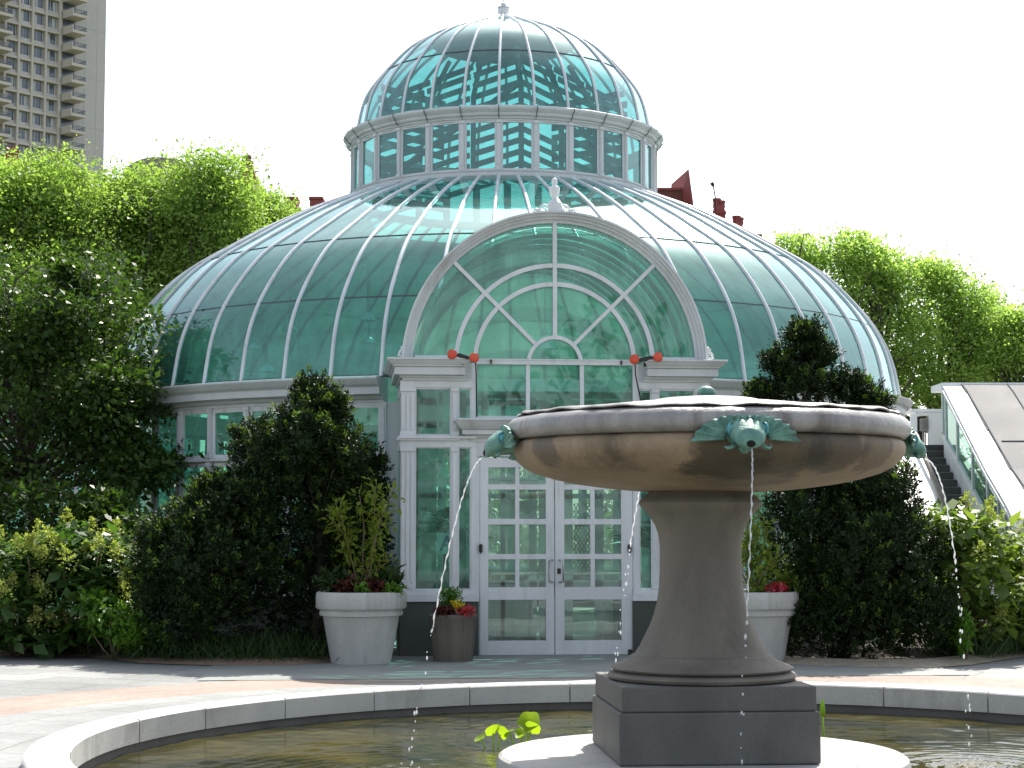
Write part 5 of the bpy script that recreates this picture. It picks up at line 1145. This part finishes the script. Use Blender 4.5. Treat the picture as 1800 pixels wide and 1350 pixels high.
for x0, x1, z0, z1 in ((-.95, -.86, .75, 2.56), (.86, .95, .75, 2.56), (-.32, -.25, .8, 2.5), (-.86, .86, .75, .84)): fmesh.box(x0, x1, .30, .40, z0, z1)
fmesh = fmesh.mesh('window_frame', M['paint'])
for c in cols:
    for z in KF:
        if z < 58: continue
        w = link('window', wmesh, T); w.location = (c, 0, z); f = link('window_frame', fmesh, w)
        if random.random() < .7: cu = link('curtain', cmesh, w); cu.location.x = random.choice((0, .05, 1.05)); cu.scale.x = random.uniform(.7, 1.3)
BW, BD = 2.9, 3.1
bal = MB(); bal.box(0, BW, -BD, .5, -.14, .12); bal.box(0, .16, -BD, .5, .12, 1.12); bal.box(.16, BW, -BD, -BD + .14, .12, .34); bm_ = bal.mesh('balcony', M['tower'])
rl = MB(); rl.box(.16, BW, -BD + .03, -BD + .08, 1.04, 1.12); rl.box(BW - .06, BW - .01, -BD + .08, .4, 1.04, 1.12)
for i in range(14): rl.box(.3 + i * .19, .35 + i * .19, -BD + .03, -BD + .08, .34, 1.04)
for i in range(15): rl.box(BW - .06, BW - .01, -BD + .2 + i * .2, -BD + .25 + i * .2, .12, 1.04)
rm_ = rl.mesh('railing', M['tower_glass'])
for z in KF:
    if z < 58: continue
    for x in (12.95, -1.4): b = link('balcony', bm_, T); b.location = (x, 0, z); link('railing', rm_, b)
rc = MB(); rc.box(13.1, 15.6, -.02, .02, 40, ZT); rc.build('balcony_dark_strip', M['tower_glass'], T)  # flat dark glass-toned strip behind the balconies
for i, z in enumerate(KF):
    if 56 < z < 78: bp_ = MB(); bp_.box(21.9, 23.3, 3, 7, z + .3, z + 2.0); bp_.build('rear_balcony', M['tower_grey'], T)
ln = MB()
for z in np.arange(52, 104, 8.46): ln.box(16.2, 21.9, -.03, .0, z, z + .12)
for x in (17.6, 20.1): ln.box(x, x + .08, -.03, -.002, 45, ZT)
ln.build('pour_joint', M['tower_grey'], T)
nt_ = MB(); nt_.box(16.0, 16.7, -.06, .02, 61.0, 64.6); nt_.build('stair_window', M['tower_glass'], T); ntg = MB(); ntg.box(13.6, 15.6, -.5, -.45, 60.6, 62.6); ntg.build('awning', surf('green_awning', (.05, .45, .2), (.08, .55, .27), .5, .6), T)
# brown curved roof between the trees
D9 = 120.; p = gnd(262, D9); k = D9 / FOC
o = MB(); zz = atD(262, 276, D9).z; n = 24
o.add([(x * k, y, 0) for x in np.linspace(-55, 52, n + 1) for y in (0, 9)] + [(x * k, y, zz - (abs(x - 10) / 60) ** 2.6 * .75 - (0 if y == 0 else .0)) for x in np.linspace(-55, 52, n + 1) for y in (0, 9)],
      [q for i in range(n) for q in ((2 * i, 2 * i + 2, 2 * n + 2 + 2 * i + 2, 2 * n + 2 + 2 * i), (2 * n + 2 + 2 * i, 2 * n + 2 + 2 * i + 2, 2 * n + 2 + 2 * i + 3, 2 * n + 2 + 2 * i + 1), (2 * i + 1, 2 * n + 3 + 2 * i, 2 * n + 5 + 2 * i, 2 * i + 3))])
B9 = thing('far_building', 'far building whose brown curved roof shows above the trees', 'building', p); o2 = o.build('roof', M['brown_roof'], B9); pr = MB(); pr.box(-1.6, 1.7, 3, 6, zz - .1, zz + .03); pr.build('roof_ridge', M['brown_roof'], B9)
# dark brick buildings behind the dome
DB = 80.; kb = DB / FOC
def brickhouse(name, label, px0, px1, ytop):
    p = gnd(px0, DB); t = thing(name, label, 'building', p); z = atD((px0 + px1) / 2, ytop, DB).z; m_ = MB(); w = (px1 - px0) * kb; m_.box(0, w, 0, 8, 0, z); m_.build('wall', M['brick'], t); t.rotation_euler = (0, 0, -YAW); return t, p, z
def loc(p, px, py): d = atD(px, py, DB) - Vector((p.x, p.y, 0)); return d.dot(RGT), d.z
BL, pL, zL = brickhouse('brick_house', 'dark brick building with battlements above the left slope of the dome', 400, 640, 369)
for a, b in ((500, 522.5), (544.5, 567)):
    x0, z1 = loc(pL, a, 346); x1, _ = loc(pL, b, 346); m_ = MB(); m_.box(x0, x1, -.05, .9, zL, z1 - .12); m_.frus(x0 - .04, x1 + .04, -.1, .95, z1 - .12, z1, -.02, 0); m_.build('merlon', M['red_trim'], BL)
SP = thing('spire', 'dark red stone spire with a ball top behind the pointed tree', 'spire', gnd(428, DB)); SP.rotation_euler = (0, 0, -YAW); z0 = atD(428, 312, DB).z; z1 = atD(428, 287, DB).z; z2 = atD(428, 272, DB).z
m_ = MB(); m_.box(-.62, .62, -.62, .62, 0, z0 - .4); m_.frus(-.55, .55, -.55, .55, z0 - .4, z1, -.36, -.36); m_.frus(-.26, .26, -.26, .26, z1 + .001, z1 + .12, -.03, -.03); m_.build('shaft', M['brick'], SP)
m_ = MB(); m_.tube([(0, 0, z1 + .1), (0, 0, z2 - .25)], [.16, .1], 8); m_.ball((0, 0, z2 - .14), .19, .19, .17); m_.build('ball', M['brick'], SP, True)
BR, pR, zR = brickhouse('brick_house', 'dark brick building with steep red gable and chimneys above the right slope of the dome', 1120, 1202, 335)
x0, _ = loc(pR, 1187, 360); xm, zt = loc(pR, 1208, 306); x1, zb_ = loc(pR, 1220, 372); m_ = MB()
m_.add([(xm - .05, -1.2, zt), (x1, -1.2, zb_ - 1), (x0 + .75, -1.2, zb_ - 1), (xm - .05 - .45, 2.4, zt), (x1, 2.4, zb_ - 1), (x0 - .1, 2.4, zb_ - 1), (xm - .42, -1.2 + .0, zt)], [(0, 2, 1), (3, 4, 5), (0, 1, 4, 3), (0, 3, 5, 2), (1, 2, 5, 4)]); m_.build('gable', M['red_trim'], BR)
m_ = MB(); xx, zz = loc(pR, 1202, 342); w_ = MB(); w_.box(xx, xx + 3.6, 1, 8, 0, atD(1240, 405, DB).z); w_.build('lower_wall', M['brick'], BR); cp = MB(); cp.box(-.05, xx, -.08, .3, zR, zR + .12); cp.build('coping', M['red_trim'], BR)
def chimney(parent, p, pxa, pxb, ya, yb, steps):
    x0, z1 = loc(p, pxa, ya); x1, z0 = loc(p, pxb, yb); m_ = MB(); w = x1 - x0
    m_.box(x0 - .08, x1 + .08, .9, 1.7, 0, z0 + .02); m_.frus(x0 - .08, x1 + .08, .9, 1.7, z0 + .02, z0 + .3, -.06, -.05); m_.box(x0 - .12, x1 + .12, .86, 1.74, z0 - .1, z0 + .021)
    for f, dz in steps: m_.tube([(x0 + w * f, 1.3, z0 + .25), (x0 + w * f, 1.3, z1 - dz - .1)], [.19, .17], 8); m_.tube([(x0 + w * f, 1.3, z1 - dz - .12), (x0 + w * f, 1.3, z1 - dz)], .20, 8)
    m_.build('chimney', M['red_trim'], parent)
B3, p3, z3 = brickhouse('brick_house', 'brick chimneys of a house standing behind the right slope of the dome', 1235, 1345, 430)
chimney(B3, p3, 1262, 1276, 340, 366, ((.28, 0), (.82, .1))); chimney(B3, p3, 1298, 1308, 371, 396, ((.3, 0), (.85, .08)))
BC, pC, zC = brickhouse('brick_house', 'red chimney house showing above the trees at the left edge', -70, 40, 300)
chimney(BC, pC, 0, 14, 248, 276, ((.3, 0), (.85, .1)))
an = thing('aerial', 'thin television aerial beside the taller right chimney', 'aerial', atD(1259, 372, DB)); m_ = MB(); q = lambda px, py: atD(px, py, DB) - an.location
m_.tube([q(1259, 372), q(1257, 345), q(1253, 322)], .03, 6); m_.tube([q(1245, 324), q(1253, 323)], .02, 6); m_.tube([q(1251, 321), q(1254, 327)], .08, 6); m_.build('mast', M['black'], an)
